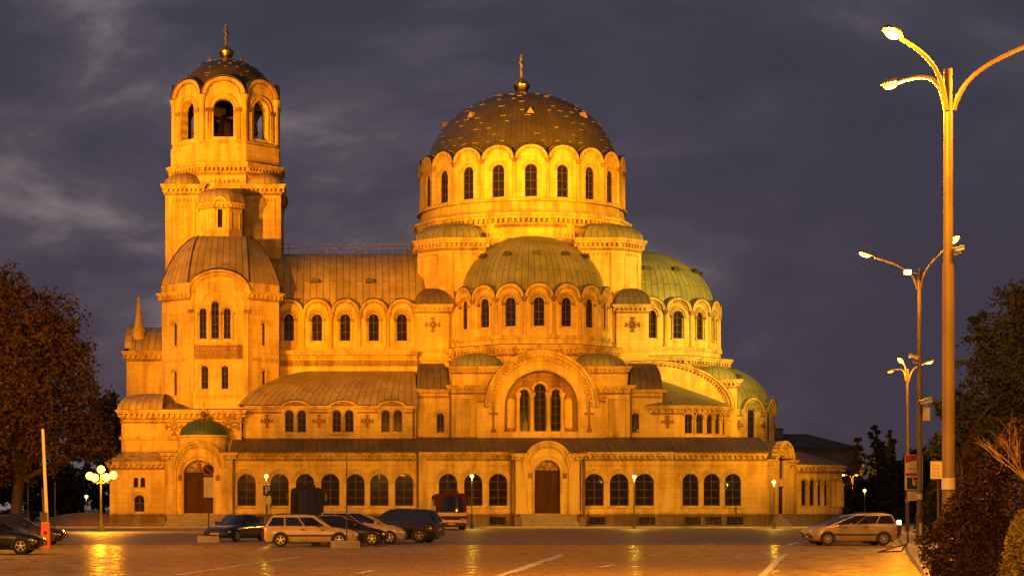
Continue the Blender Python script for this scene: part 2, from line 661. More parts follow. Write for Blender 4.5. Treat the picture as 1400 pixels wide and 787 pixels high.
def win_mesh(w, h, style):
    key = (round(w, 2), round(h, 2), style)
    if key in WIN:
        return WIN[key]
    b = MB()
    r = w / 2
    zs = h - r
    ol = arch_poly(0, 0, w, h, 14)
    b.add([(p[0], 0.24, p[1]) for p in ol], [tuple(range(len(ol)))], 'leaded_glass')
    b.ring(0, zs, r - 0.07, r + 0.0, 0.14, 0.24, zs, 'window_frame', n=14)
    b.box(-r, r, 0.15, 0.235, 0.0, 0.08, 'window_frame')
    if w > 0.6:
        b.box(-0.03, 0.03, 0.17, 0.235, 0.08, h - 0.05, 'window_frame')
        k = max(2, int(h / 0.7))
        for i in range(1, k):
            z = h * i / k
            x = r - 0.06 if z < zs else max(0.05, math.sqrt(max(0.001, r * r - (z - zs) ** 2)) - 0.06)
            b.box(-x, x, 0.18, 0.232, z - 0.025, z + 0.025, 'window_frame')
    if style == 'gallery':
        b.ring(0, zs, r + 0.06, r + 0.30, -0.05, 0.02, 0, TR)
        b.ring(0, zs, r + 0.30, r + 0.44, -0.13, 0.02, 0.0, TR)
        b.box(-r - 0.14, r + 0.14, -0.16, 0.02, -0.22, -0.002, TR)
    elif style == 'rich':
        b.ring(0, zs, r + 0.03, r + 0.12, -0.12, 0.02, 0, TR)
        b.ring(0, zs, r + 0.12, r + 0.24, -0.04, 0.02, 0, CV)
        b.ring(0, zs, r + 0.24, r + 0.36, -0.20, 0.02, 0, TR)
        b.ring(0, zs, r + 0.36, r + 0.50, -0.05, 0.02, 0, CV)
        b.arc_dentils(0, zs, r + 0.37, r + 0.50, -0.14, 0.0, 13, TR)
        for sx in (-1, 1):
            x = sx * (r + 0.17)
            b.lathe([(0.085, 0.12), (0.085, zs - 0.25)], 10, TR, T(x, -0.10, 0))
            b.lathe([(0.12, -0.02), (0.12, 0.12)], 10, TR, T(x, -0.10, 0))
            b.box(x - 0.15, x + 0.15, -0.22, 0.02, zs - 0.26, zs - 0.002, CV)
        b.box(-r - 0.3, r + 0.3, -0.2, 0.02, -0.16, -0.003, TR)
    elif style == 'thin':
        b.ring(0, zs, r + 0.03, r + 0.15, -0.06, 0.02, 0, TR)
        b.ring(0, zs, r + 0.22, r + 0.32, -0.09, 0.02, 0, TR)
        b.box(-r - 0.12, r + 0.12, -0.12, 0.02, -0.13, -0.003, TR)
    elif style == 'bare':
        b.box(-r - 0.06, r + 0.06, -0.08, 0.02, -0.1, -0.003, TR)
    me_o = b.build('window', None)
    me = me_o.data
    bpy.data.objects.remove(me_o)
    WIN[key] = me
    return me


class Sec:
    def __init__(s, name):
        s.name = name
        s.w, s.r, s.c = MB(), MB(), MB()
        s.wins = []
        s.extra = []
        s.smooth = 38

    def face(s, outline, wins=(), M=None, mat=ST, dep=0.3, thick=0.5, holes=()):
        M = M or Matrix.Identity(4)
        hs = [arch_poly(cu, z0, w, h) for (cu, z0, w, h, st) in wins] + list(holes)
        s.w.panel(outline, hs, mat, M, dep, thick)
        for (cu, z0, w, h, st) in wins:
            if st:
                s.wins.append((M @ T(cu, 0, z0), w, h, st))

    def sub(s, name, mb=None):
        mb = mb or MB()
        s.extra.append((name, mb))
        return mb

    def done(s):
        part = s.w.build(s.name, cathedral)
        if s.r.v:
            s.r.build('roof', part, smooth=s.smooth)
        if s.c.v:
            s.c.build('cornice', part)
        for (M, w, h, st) in s.wins:
            o = bpy.data.objects.new('window', win_mesh(w, h, st))
            C.objects.link(o)
            o.parent = part
            o.matrix_basis = M
        for (n, mb) in s.extra:
            mb.build(n, part, smooth=35)
        return part


def rect(u0, u1, z0, z1):
    return [(u0, z0), (u1, z0), (u1, z1), (u0, z1)]


def cornice(mb, path, z0, h, proj, closed=False, dent=True, mat=TR, pitch=0.5, frieze=True):
    """Stepped moulding with a row of dentils below it."""
    mb.band(path, z0 - 0.003, z0 + h * 0.43, 0.012, mat, closed)
    if dent:
        mb.dentils(path, z0, z0 + h * 0.42, proj * 0.72, mat, pitch, pitch * 0.42, closed)
    if frieze:
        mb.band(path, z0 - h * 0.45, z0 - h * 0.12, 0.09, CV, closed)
    mb.band(path, z0 + h * 0.42 + 0.004, z0 + h * 0.70, proj * 0.82, mat, closed)
    mb.band(path, z0 + h * 0.70 + 0.004, z0 + h, proj * 1.12, mat, closed)


def cross(mb, x, y, z, h, mat='gilding', globe=True):
    """Gilt onion, globe and three-bar cross."""
    M = T(x, y, z) @ RZ(R(72))
    g = h * 0.16
    mb.lathe([(g * 1.3, -0.3), (g * 0.95, 0.0), (g * 0.8, g * 0.5), (g * 1.25, g * 1.2), (g * 1.35, g * 1.6), (g * 0.9, g * 2.1), (g * 0.35, g * 2.5), (0.05, g * 2.9)], 16, mat, M)
    z1 = g * 2.7
    w = h * 0.028
    mb.box(-w, w, -w, w, z1, h, mat, M)
    for (zz, L) in ((0.62, 0.085), (0.78, 0.16), (0.9, 0.085)):
        mb.box(-h * L, h * L, -w * 0.9, w * 0.9, h * zz - w, h * zz + w, mat, M)


def relief_cross(mb, M, s):
    """Carved foliate cross standing proud of the wall."""
    for k in range(4):
        A = M @ Matrix.Rotation(k * PI / 2, 4, 'Y')
        mb.box(-s * 0.13, s * 0.13, -0.11, 0.02, s * 0.16, s * 0.72, CV, A)
        mb.box(-s * 0.30, s * 0.30, -0.10, 0.02, s * 0.72, s * 0.98, CV, A)
        mb.box(-s * 0.09, s * 0.09, -0.09, 0.02, s * 0.2, s * 0.6, CV, A @ Matrix.Rotation(PI / 4, 4, 'Y'))
    mb.ring(0, 0, s * 0.12, s * 0.26, -0.13, 0.02, 0, CV, M, 10)
    mb.ring(0, 0, s * 0.12, s * 0.26, -0.13, 0.02, 0, CV, M @ Matrix.Rotation(PI, 4, 'Y'), 10)


def arcade(sec, cx, cy, ap, n, a_off, keep, z0, zsp, rise, win, hood_back=1.5, style='rich', hood='patina_roof', mat=ST, win_keep=None):
    """A ring of arched bays: flat panel per bay, scalloped top, archivolt, shafts and a little vaulted hood."""
    W = 2 * ap * math.tan(PI / n)
    r = W / 2
    zk = rise / r
    for k in range(n):
        a = (a_off + 2 * PI * k / n + PI) % (2 * PI) - PI
        if not keep(a):
            continue
        M = frame(cx, cy, a, ap)
        outl = [(-r, z0), (r, z0)] + [(r * math.cos(PI * i / 16), zsp + rise * math.sin(PI * i / 16)) for i in range(17)]
        wins = [(0, win[0], win[1], win[2], style)] if (win and (win_keep is None or win_keep(a))) else []
        sec.face(outl, wins, M, mat, dep=0.32, thick=0.9)
        # outer archivolt of the bay
        sec.c.ring(0, zsp, r - 0.26, r - 0.02, -0.30, 0.03, 0.0, TR, M, 16, zk)
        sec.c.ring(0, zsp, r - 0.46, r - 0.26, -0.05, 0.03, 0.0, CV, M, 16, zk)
        sec.c.arc_dentils(0, zsp, r - 0.45, r - 0.27, -0.16, 0.0, 17, TR, M, zk)
        sec.c.ring(0, zsp, r - 0.56, r - 0.46, -0.13, 0.03, 0.0, TR, M, 16, zk)
        # shafts at the bay joint
        sec.c.lathe([(0.17, z0 + 0.25), (0.15, zsp - 0.45)], 10, TR, M @ T(-r, -0.05, 0))
        sec.c.lathe([(0.24, z0 + 0.02), (0.22, z0 + 0.25)], 10, TR, M @ T(-r, -0.05, 0))
        sec.c.lathe([(0.16, zsp - 0.45), (0.32, zsp - 0.05), (0.32, zsp + 0.08)], 10, CV, M @ T(-r, -0.05, 0))
        # hood roof running back into the dome
        rings = []
        for v in (-0.24, hood_back):
            rings.append([(-(r + 0.05) * math.cos(PI * i / 16), v, zsp + 0.02 + (rise + 0.10) * math.sin(PI * i / 16)) for i in range(17)])
        sec.r.loft(rings, hood, M)
        sec.r.ring(0, zsp + 0.02, r - 0.03, r + 0.05, -0.26, -0.1, 0, hood, M, 16, (rise + 0.1) / (r + 0.05))


def ngon(cx, cy, ap, n, a_off=0.0, a0=-PI, a1=PI):
    """Corner points of a regular polygon with the given apothem, counter-clockwise from above, starting at front-left."""
    rr = ap / math.cos(PI / n)
    return [(cx + rr * math.sin(a_off - PI / n + 2 * PI * k / n), cy - rr * math.cos(a_off - PI / n + 2 * PI * k / n)) for k in range(n)]


# ------------------------------------------------------------------ ground-floor gallery
g = Sec('gallery')
ZP, ZC, ZR = 1.22, 6.35, 8.45
zw0, zw1 = 1.98, 4.95


def bay_wall(x0, x1, y, centres, w=1.75, basement=()):
    wins = [(c, zw0, w, zw1 - zw0, 'gallery') for c in centres]
    g.face(rect(x0, x1, ZP, ZC), wins, T(0, y, 0))
    holes = [rect(c - 0.75, c + 0.75, 0.25, 0.95) for c in basement]
    g.face(rect(x0, x1, -0.2, ZP), [], T(0, y - 0.16, 0), PL, dep=0.4, holes=holes)
    for c in basement:
        b = g.sub('basement_window')
        b.box(c - 0.75, c + 0.75, y + 0.1, y + 0.14, 0.25, 0.95, 'leaded_glass')
        for k in range(5):
            b.box(c - 0.62 + k * 0.31 - 0.02, c - 0.62 + k * 0.31 + 0.02, y + 0.04, y + 0.08, 0.25, 0.95, 'window_frame')
    g.c.band([(x0, y), (x1, y)], ZP - 0.002, ZP + 0.16, 0.2, TR)
    cornice(g.c, [(x0, y), (x1, y)], ZC, 0.55, 0.5)
    g.c.band([(x0, y), (x1, y)], ZC - 0.75, ZC - 0.62, 0.07, TR)


xA0, xA1 = LX(318, 189), LX(572, 189)
xB1, xC1, xD1, xE1 = LX(703, 188), LX(795, 188), LX(921, 188.5), LX(1049, 189)
bay_wall(xA0, xA1, -26.0, [LX(p, 189) for p in (337, 382, 417, 451.5, 486, 518.5, 552.5)], 1.72, [LX(p, 189) for p in (350, 430, 505)])
bay_wall(xA1 + 0.003, xB1, -26.5, [LX(p, 188.5) for p in (612.5, 647, 681)], 1.72, [LX(p, 188.5) for p in (620, 680)])
bay_wall(xC1, xD1, -26.5, [LX(p, 188.5) for p in (812.5, 846.5, 881)], 1.75, [LX(p, 188.5) for p in (816, 884)])
bay_wall(xD1 + 0.003, xE1, -26.0, [LX(p, 189) for p in (944, 973, 1002)], 1.5, [LX(p, 189) for p in (946, 975, 1004)])
# linked hood mouldings at impost level
for (x0, x1, y) in ((xA0 + 0.2, xA1 - 0.4, -26.0), (xA1 + 0.6, xB1 - 0.2, -26.5), (xC1 + 0.2, xD1 - 0.4, -26.5), (xD1 + 0.5, xE1 - 0.5, -26.0)):
    pass
# lean-to roof
xs = [xA0 - 0.2, xE1 + 0.4]
g.r.loft([[(xs[0], -26.62, 6.92), (xs[1], -26.62, 6.92)], [(xs[0], -25.2, 7.5), (xs[1], -25.2, 7.5)], [(xs[0], -20.4, 8.5), (xs[1], -20.4, 8.5)]], 'dark_roof')
g.r.box(xs[0], xs[1], -27.05, -26.6, 6.905, 6.96, 'dark_roof')
# pilaster at the breaks and drainpipes
for x in (xA1 + 0.35,):
    g.w.box(x - 0.33, x + 0.33, -26.62, -26.3, ZP, ZC - 0.004, TR)
for (x, y, zt) in ((xA1 - 0.12, -26.2, 6.9), (xB1 - 0.28, -26.72, 6.9), (xC1 + 0.28, -26.72, 6.9), (xA0 + 0.16, -26.2, 6.9)):
    d = g.sub('drainpipe')
    d.tube([(x, y - 0.35, zt), (x, y - 0.12, zt - 0.55), (x, y - 0.12, 0.2)], 0.09, 'drain_metal')
    d.lathe([(0.12, zt - 0.25), (0.24, zt), (0.24, zt + 0.12)], 10, 'drain_metal', T(x, y - 0.33, 0))
# solid core so that nothing shines through
g.w.box(xA0 + 0.1, xE1 - 0.3, -25.4, -14.0, -0.2, 6.9, 'dark_void')
g.done()


# ------------------------------------------------------------------ entrance pavilions
def pavilion(name, cx, y, half, door_w, shoulder, arc_r, zc_arc, dome=False, stair_w=2.9, zdoor=6.15):
    p = Sec(name)
    M = T(cx, y, 0)
    zs = zdoor - door_w / 2
    outl = [(-half, ZP), (half, ZP), (half, shoulder)]
    a0 = math.asin(max(-0.9, min(0.9, (shoulder - zc_arc) / arc_r)))
    for i in range(19):
        t = a0 + (PI - 2 * a0) * i / 18
        outl.append((arc_r * math.cos(t), zc_arc + arc_r * math.sin(t)))
    outl.append((-half, shoulder))
    hole = arch_poly(0, ZP + 0.001, door_w, zdoor - ZP, 14)
    hole = [(-door_w / 2, ZP + 0.05), (door_w / 2, ZP + 0.05)] + hole[2:]
    p.face(outl, [], M, ST, dep=0.7, thick=1.2, holes=[hole])
    p.face(rect(-half, half, -0.2, ZP - 0.002), [], M @ T(0, -0.16, 0), PL)
    for sx in (-1, 1):
        p.w.box(sx * (half - 0.55) - 0.5, sx * (half - 0.55) + 0.5, -0.22, 0.05, ZP, shoulder - 0.7, TR, M)
        p.w.box(sx * (half - 0.55) - 0.6, sx * (half - 0.55) + 0.6, -0.3, 0.05, ZP - 0.003, ZP + 0.3, TR, M)
    # side walls and body
    p.w.box(-half + 0.01, half - 0.01, 1.0, 3.5, -0.2, shoulder - 0.02, ST, M)
    x0, x1 = cx - half, cx + half
    aw = arc_r * math.cos(a0)
    cornice(p.c, [(x0, y + 2), (x0, y), (cx - aw, y)], shoulder - 0.55, 0.55, 0.45)
    cornice(p.c, [(cx + aw, y), (x1, y), (x1, y + 2)], shoulder - 0.55, 0.55, 0.45)
    p.c.ring(0, zc_arc, arc_r - 0.12, arc_r + 0.16, -0.45, 0.1, 0, TR, M, 22)
    p.c.ring(0, zc_arc, arc_r - 0.34, arc_r - 0.12, -0.26, 0.1, 0, TR, M, 22)
    p.c.arc_dentils(0, zc_arc, arc_r - 0.50, arc_r - 0.34, -0.20, 0.05, 19, TR, M)
    p.c.ring(0, zs, door_w / 2 + 0.0, door_w / 2 + 0.16, -0.10, 0.05, zs - ZP, TR, M, 16)
    p.c.ring(0, zs, door_w / 2 + 0.32, door_w / 2 + 0.46, -0.14, 0.05, 0.0, TR, M, 16)
    for sx in (-1, 1):
        p.c.box(sx * (door_w / 2 + 0.4) - 0.16, sx * (door_w / 2 + 0.4) + 0.16, -0.2, 0.05, zs - 0.5, zs - 0.002, CV, M)
    # door leaf with tympanum mosaic
    d = p.sub('door')
    w2 = door_w / 2
    d.box(-w2 - 0.01, w2 + 0.01, 0.52, 0.60, ZP, zs + 0.1, 'oak_door', M)
    for sx in (-1, 1):
        for (za, zb) in ((0.25, 1.3), (1.5, 2.5), (2.7, zs - ZP - 0.1)):
            d.box(sx * w2 * 0.5 - w2 * 0.34, sx * w2 * 0.5 + w2 * 0.34, 0.47, 0.53, ZP + za, ZP + zb, 'oak_door', M)
    d.box(-0.05, 0.05, 0.46, 0.55, ZP, zs + 0.05, 'oak_door', M)
    d.box(-w2, w2, 0.42, 0.6, zs + 0.1, zs + 0.26, 'oak_door', M)
    t = p.sub('tympanum')
    pts = [(w2 * math.cos(PI * i / 16), 0.56, zs + 0.24 + (w2 - 0.24) * math.sin(PI * i / 16)) for i in range(17)]
    t.add(pts, [tuple(range(17))], 'mosaic', M)
    for (u, hh, rr) in ((0, 0.78, 0.17), (-0.55, 0.5, 0.13), (0.55, 0.5, 0.13)):
        s = w2 / 1.2
        t.lathe([(0.27 * s, zs + 0.26), (0.22 * s, zs + 0.26 + hh * s * 0.55), (0.07 * s, zs + 0.26 + hh * s * 0.7)], 10, 'carved_stone_shaded', M @ T(u * s, 0.54, 0))
        t.ball((u * s, 0.5, zs + 0.26 + hh * s * 0.8), rr * s, 'carved_stone_shaded', M)
    t.ring(0, zs + 0.1, w2 - 0.12, w2 - 0.01, 0.40, 0.6, 0, 'oak_door', M, 16)
    # steps
    s = p.sub('stairs')
    k = 7
    for i in range(k):
        zt = ZP - 0.02 - i * ZP / k
        s.box(-stair_w, stair_w, -0.6 - 0.34 * (i + 1), -0.17 if i == 0 else -0.6 - 0.34 * i + 0.001, -0.2, zt, 'stair_granite', M)
    for sx in (-1, 1):
        s.box(sx * (stair_w + 0.3) - 0.28, sx * (stair_w + 0.3) + 0.28, -2.3, -0.18, -0.2, ZP - 0.25, PL, M)
    # roof behind the gable
    rings = []
    for v in (-0.5, 3.4):
        rr = arc_r + 0.18
        rings.append([(-rr * math.cos(a0 + (PI - 2 * a0) * i / 16), v, zc_arc + rr * math.sin(a0 + (PI - 2 * a0) * i / 16)) for i in range(17)])
    p.r.loft(rings, 'dark_roof', M)
    for sx in (-1, 1):
        p.r.box(min(sx * aw, sx * (half + 0.4)), max(sx * aw, sx * (half + 0.4)), -0.5, 4, shoulder + 0.003, shoulder + 0.10, 'dark_roof', M)
    return p


sp = pavilion('south_porch', LX(748.5, 187.5), -27.5, 2.95, 2.36, 6.75, 2.15, 5.62, stair_w=2.6)
sp.done()
wp = pavilion('west_porch', LX(271.5, 188), -27.0, 3.1, 2.7, 6.85, 2.3, 5.5, stair_w=2.9)
dcx, dcy = LX(278, 191.5), -23.5
dr = wp.sub('dome')
dr.dome(dcx, dcy, 8.5, 2.25, 1.6, 32, 'green_copper', 10)
dr.lathe([(2.5, 8.35), (2.5, 8.52), (2.2, 8.56)], 32, TR, T(dcx, dcy, 0))
dr.lathe([(2.3, 7.0), (2.3, 8.35), (2.5, 8.38)], 32, ST, T(dcx, dcy, 0))
cr_ = wp.sub('cross')
cross(cr_, dcx, dcy, 10.2, 1.5)
wp.done()

# ------------------------------------------------------------------ low west narthex, left of the tower
nx = Sec('narthex')
x0, x1 = LX(150, 190), LX(226, 190)
yv = -25.0
c2 = LX(190.5, 190)
nx.face(rect(x0, x1, ZP, 5.7), [(c2 - 0.0, WZ(699, 190), 0.95, WZ(676, 190) - WZ(699, 190), 'thin'), (c2 - 0.32, WZ(666, 190), 0.44, 0.95, 'bare'), (c2 + 0.32, WZ(666, 190), 0.44, 0.95, 'bare')], T(0, yv, 0))
nx.face(rect(x0 - 0.0, x1, -0.2, ZP - 0.002), [], T(0, yv - 0.25, 0), PL)
nx.w.box(x0 + 0.01, x1 - 0.01, yv + 0.45, -8, -0.2, 5.69, ST)
cornice(nx.c, [(x0, yv + 10), (x0, yv), (x1, yv)], 5.55, 0.5, 0.4)
nx.c.band([(x0, yv), (x1, yv)], ZP, ZP + 0.15, 0.15, TR)
# second tier, set back
x0b, x1b = LX(166, 193), LX(330, 193)
yb = -22.0
nx.r.loft([[(x0 - 0.35, -8, 6.05), (x0 - 0.35, yv - 0.35, 6.05), (x1, yv - 0.35, 6.05)], [(x0b + 0.1, -8, 7.1), (x0b + 0.1, yb - 0.05, 7.1), (x1, yb - 0.05, 7.1)]], TR)
nx.face(rect(x0b, x1b, 5.0, 11.0), [], T(0, yb, 0), ST)
nx.w.box(x0b + 0.01, x1b - 0.01, yb + 0.45, -8, 5.0, 10.99, ST)
nx.c.band([(x0b, yb + 12), (x0b, yb), (x1b, yb)], 8.2, 8.5, 0.18, TR)
cornice(nx.c, [(x0b, yb + 12), (x0b, yb), (x1b, yb), (x1b, yb + 4)], 10.35, 0.65, 0.5)
nx.c.band([(x0b, yb + 12), (x0b, yb), (x1b, yb), (x1b, yb + 4)], 9.75, 9.95, 0.1, CV)
for px in (238, 312):
    relief_cross(nx.c, T(LX(px, 193), yb, WZ(583, 193)), 0.85 if px == 238 else 1.15)
# roof of the second tier
xq = LX(226, 196)
rq = []
for i in range(7):
    t = PI / 2 * i / 6
    q = 1 - math.cos(t)
    rq.append([(x0b - 0.4 + 2.6 * q, -9, 11.03 + 1.75 * math.sin(t)), (x0b - 0.4 + 2.6 * q, yb - 0.4 + 5.2 * q, 11.03 + 1.75 * math.sin(t)), (xq, yb - 0.4 + 5.2 * q, 11.03 + 1.75 * math.sin(t))])
nx.r.loft(rq, 'lead_roof', cap=True)
nx.r.box(xq, x1b + 0.35, yb - 0.42, -12, 11.005, 11.12, 'dark_roof')
nx.r.dome(LX(237, 196), -20.2, 11.02, 1.5, 0.75, 20, 'dark_roof', 6)
# upper west porch block with barrel roof and statue finial
xu0, xu1 = LX(173, 207), LX(236, 207)
yu = -8.0
nx.face(rect(xu0, xu1, 10.5, 17.2), [], T(0, yu, 0))
nx.w.box(xu0 + 0.01, xu1, yu + 0.45, 8, 10.5, 17.19, ST)
cornice(nx.c, [(xu0, 8), (xu0, yu), (xu1, yu)], 16.9, 0.7, 0.45)
rr = [[(xu0 + 0.55 * k, yu - 0.35 + 8.3 * (1 - math.cos(t)), 17.62 + 3.0 * math.sin(t)) for k in (0, 0.6, 12)] for t in [PI / 2 * i / 8 for i in range(9)]]
nx.r.loft([[(xu0 + 0.25, p[0][1], p[0][2]), (xu1, p[0][1], p[0][2])] for p in rr], 'lead_roof')
nx.w.loft([[(xu0 - 0.15, p[0][1], p[0][2] + 0.25), (xu0 + 0.55, p[0][1], p[0][2] + 0.25)] for p in rr], TR)
nx.w.loft([[(xu0 - 0.15, p[0][1], p[0][2] + 0.25), (xu0 - 0.15, p[0][1], 17.0)] for p in rr], TR)
st = nx.sub('finial')
Mf = T(LX(187, 206), -7.0, 18.0)
st.lathe([(0.75, 0), (0.62, 1.6), (0.75, 1.75), (0.5, 2.1), (0.36, 3.0), (0.24, 4.0), (0.14, 4.7), (0.19, 4.95), (0.06, 5.2)], 12, TR, Mf)
st.box(-0.24, 0.24, -0.06, 0.06, 4.1, 4.35, TR, Mf)
nx.done()

# ------------------------------------------------------------------ tower annex: half-octagon block with bell-shaped roof
an = Sec('tower_annex')
an.smooth = 14
ax, hw, ch, yf = -30.7, 2.88, 2.8, -19.0
pts = [(ax - hw - ch, -5.0), (ax - hw - ch, yf + ch), (ax - hw, yf), (ax + hw, yf), (ax + hw + ch, yf + ch), (ax + hw + ch, -5.0)]
zb, zt = 8.0, 22.3
d0 = 196.0
wu = [LX(p, d0) - ax for p in (277.5, 294, 310.5)]
# front: arched gable over the triple window
af = 2.75
outl = [(-hw, zb), (hw, zb), (hw, zt)] + [(af * math.cos(PI * i / 18), zt + 2.15 * math.sin(PI * i / 18)) for i in range(19)] + [(-hw, zt)]
an.face(outl, [(wu[0], 17.95, 0.68, 2.95, 'bare'), (wu[1], 17.95, 0.74, 3.6, 'bare'), (wu[2], 17.95, 0.68, 2.95, 'bare'),
               (LX(280, d0) - ax, 13.15, 0.66, 2.25, 'thin'), (LX(307.5, d0) - ax, 13.15, 0.66, 2.25, 'thin')], T(ax, yf, 0), thick=1.0)
for i in (1, 4):
    pass
for (i0, i1) in ((1, 2), (3, 4)):
    M = seg_frame(pts[i0], pts[i1])
    L = (Vector(pts[i1]) - Vector(pts[i0])).length
    an.face(rect(-L / 2, L / 2, zb, zt), [(0, 17.4, 0.46, 2.2, 'thin'), (0, 12.6, 0.46, 2.4, 'thin')], M)
    an.c.dentils([(pts[i0][0] * .85 + pts[i1][0] * .15, pts[i0][1] * .85 + pts[i1][1] * .15), (pts[i0][0] * .15 + pts[i1][0] * .85, pts[i0][1] * .15 + pts[i1][1] * .85)], 20.25, 20.5, 0.1, TR, 0.35, 0.16)
    an.c.box(-L / 2 + 0.35, L / 2 - 0.35, -0.12, 0.03, 15.9, 16.2, TR, M)
for (i0, i1) in ((0, 1), (4, 5)):
    M = seg_frame(pts[i0], pts[i1])
    L = (Vector(pts[i1]) - Vector(pts[i0])).length
    an.face(rect(-L / 2, L / 2, zb, zt), [], M)
# front relief work
F0 = T(ax, yf, 0)
an.c.ring(0, zt, 2.35, 2.62, -0.14, 0.02, 9.4, TR, F0, 20, 0.66)
an.c.box(-2.35, 2.35, -0.12, 0.02, 12.35, 12.6, TR, F0)
an.c.box(-2.35, 2.35, -0.12, 0.02, 17.35, 17.6, TR, F0)
an.c.box(-2.3, 2.3, -0.07, 0.02, 16.0, 17.34, CV, F0)
an.c.ring(0, 20.9, 1.62, 1.8, -0.1, 0.02, 0, TR, F0, 18)
for k in range(3):
    an.c.ring(wu[k], (20.55, 21.15, 20.55)[k], 0.42, 0.56, -0.09, 0.02, 0, TR, F0, 12)
for u in (wu[0] - 0.55, (wu[0] + wu[1]) / 2, (wu[1] + wu[2]) / 2, wu[2] + 0.55):
    an.c.lathe([(0.1, 17.8), (0.09, 20.2), (0.18, 20.3), (0.18, 20.52)], 8, TR, F0 @ T(u, -0.08, 0))
for sx in (-1, 1):
    an.c.box(sx * (hw - 0.18) - 0.14, sx * (hw - 0.18) + 0.14, -0.16, 0.02, zb, 20.4, TR, F0)
    an.c.box(sx * (hw - 0.2) - 0.28, sx * (hw - 0.2) + 0.28, -0.24, 0.02, 20.4, 20.75, CV, F0)
# cornices
cornice(an.c, pts[:3] + [(ax - af, yf)], zt - 0.35, 0.6, 0.5)
cornice(an.c, [(ax + af, yf)] + pts[3:], zt - 0.35, 0.6, 0.5)
an.c.ring(0, zt, af - 0.02, af + 0.28, -0.5, 0.1, 0, TR, F0, 24, 0.74)
an.c.ring(0, zt, af - 0.28, af - 0.02, -0.32, 0.1, 0, TR, F0, 24, 0.72)
an.c.arc_dentils(0, zt, af - 0.48, af - 0.28, -0.25, 0.05, 23, TR, F0, 0.70)
an.c.band(pts, zt + 0.26, zt + 1.05, 0.04, TR)
# bell-shaped roof
top = [(ax - 2.6, -4.6), (ax - 2.6, -12.6), (ax - 2.3, -13.2), (ax + 2.3, -13.2), (ax + 2.6, -12.6), (ax + 2.6, -4.6)]
rings = []
for i in range(9):
    t = i / 8
    s = 0.35 * (1 - math.cos(t * PI / 2)) + 0.65 * t
    z = 23.35 + 5.2 * (0.55 * math.sin(t * PI / 2) + 0.45 * t)
    rings.append([(p[0] + (ax - p[0]) * -0.02 + (q[0] - p[0]) * s, p[1] + (q[1] - p[1]) * s, z) for p, q in zip(pts, top)])
an.r.loft(rings, 'lead_roof', cap=True)
for j in range(1, 5):
    an.r.tube([Vector(rg[j]) for rg in rings], 0.085, 'dark_roof', 6)
rings = [[(-(af + 0.25) * math.cos(PI * i / 16), v, zt + (2.15 + 0.25) * math.sin(PI * i / 16)) for i in range(17)] for v in (-0.5, 4.2)]
an.r.loft(rings, 'lead_roof', F0)
an.w.poly_prism([(p[0] * 0.97 + ax * 0.03, p[1] + 0.5) for p in pts], zb, zt, 'dark_void')
an.done()

# ------------------------------------------------------------------ bell tower
tw = Sec('bell_tower')
tx = -31.0
h = 5.9
# clipped square core
ap = 5.35
core = ngon(tx, 0, ap, 8)
tw.w.poly_prism(core, 8, 36.6, ST)
for sx in (-1, 1):
    for sy in (-1, 1):
        x0, x1 = sorted((tx + sx * h, tx + sx * 2.25))
        y0, y1 = sorted((sy * h, sy * 2.25))
        tw.w.box(x0, x1, y0, y1, 8, 34.3, ST)
        P = [(x0, y1), (x0, y0), (x1, y0), (x1, y1)]
        cornice(tw.c, P, 34.0, 0.75, 0.42, closed=True, pitch=0.42)
        tw.sub('turret_roof').dome((x0 + x1) / 2 + sx * 0.15, (y0 + y1) / 2 + sy * 0.15, 34.78, 2.1, 1.35, 4 * 6, 'lead_roof', 6)
        # sunk panel lines
        if sy < 0:
            xm = (x0 + x1) / 2
            tw.c.box(xm - 1.25, xm - 1.15, y0 - 0.07, y0 + 0.05, 20, 33.0, TR)
            tw.c.box(xm + 1.15, xm + 1.25, y0 - 0.07, y0 + 0.05, 20, 33.0, TR)
            tw.c.dentils([(xm - 1.3, y0), (xm + 1.3, y0)], 33.0, 33.3, 0.14, TR, 0.36, 0.17)
# between the corner piers
tw.w.box(tx - 2.3, tx + 2.3, -5.45, 5.45, 8, 36.0, ST)
tw.c.dentils([(tx - 1.6, -5.45), (tx + 1.6, -5.45)], 35.0, 35.35, 0.16, TR, 0.42, 0.2)
cornice(tw.c, ngon(tx, 0, 5.42, 8), 36.2, 0.85, 0.62, closed=True, pitch=0.42)
tw.c.band(ngon(tx, 0, 5.5, 8), 37.06, 39.0, 0.12, ST, closed=True, back=2.0)
tw.c.band(ngon(tx, 0, 5.4, 8), 39.0, 39.35, 0.06, TR, closed=True, back=2.0)
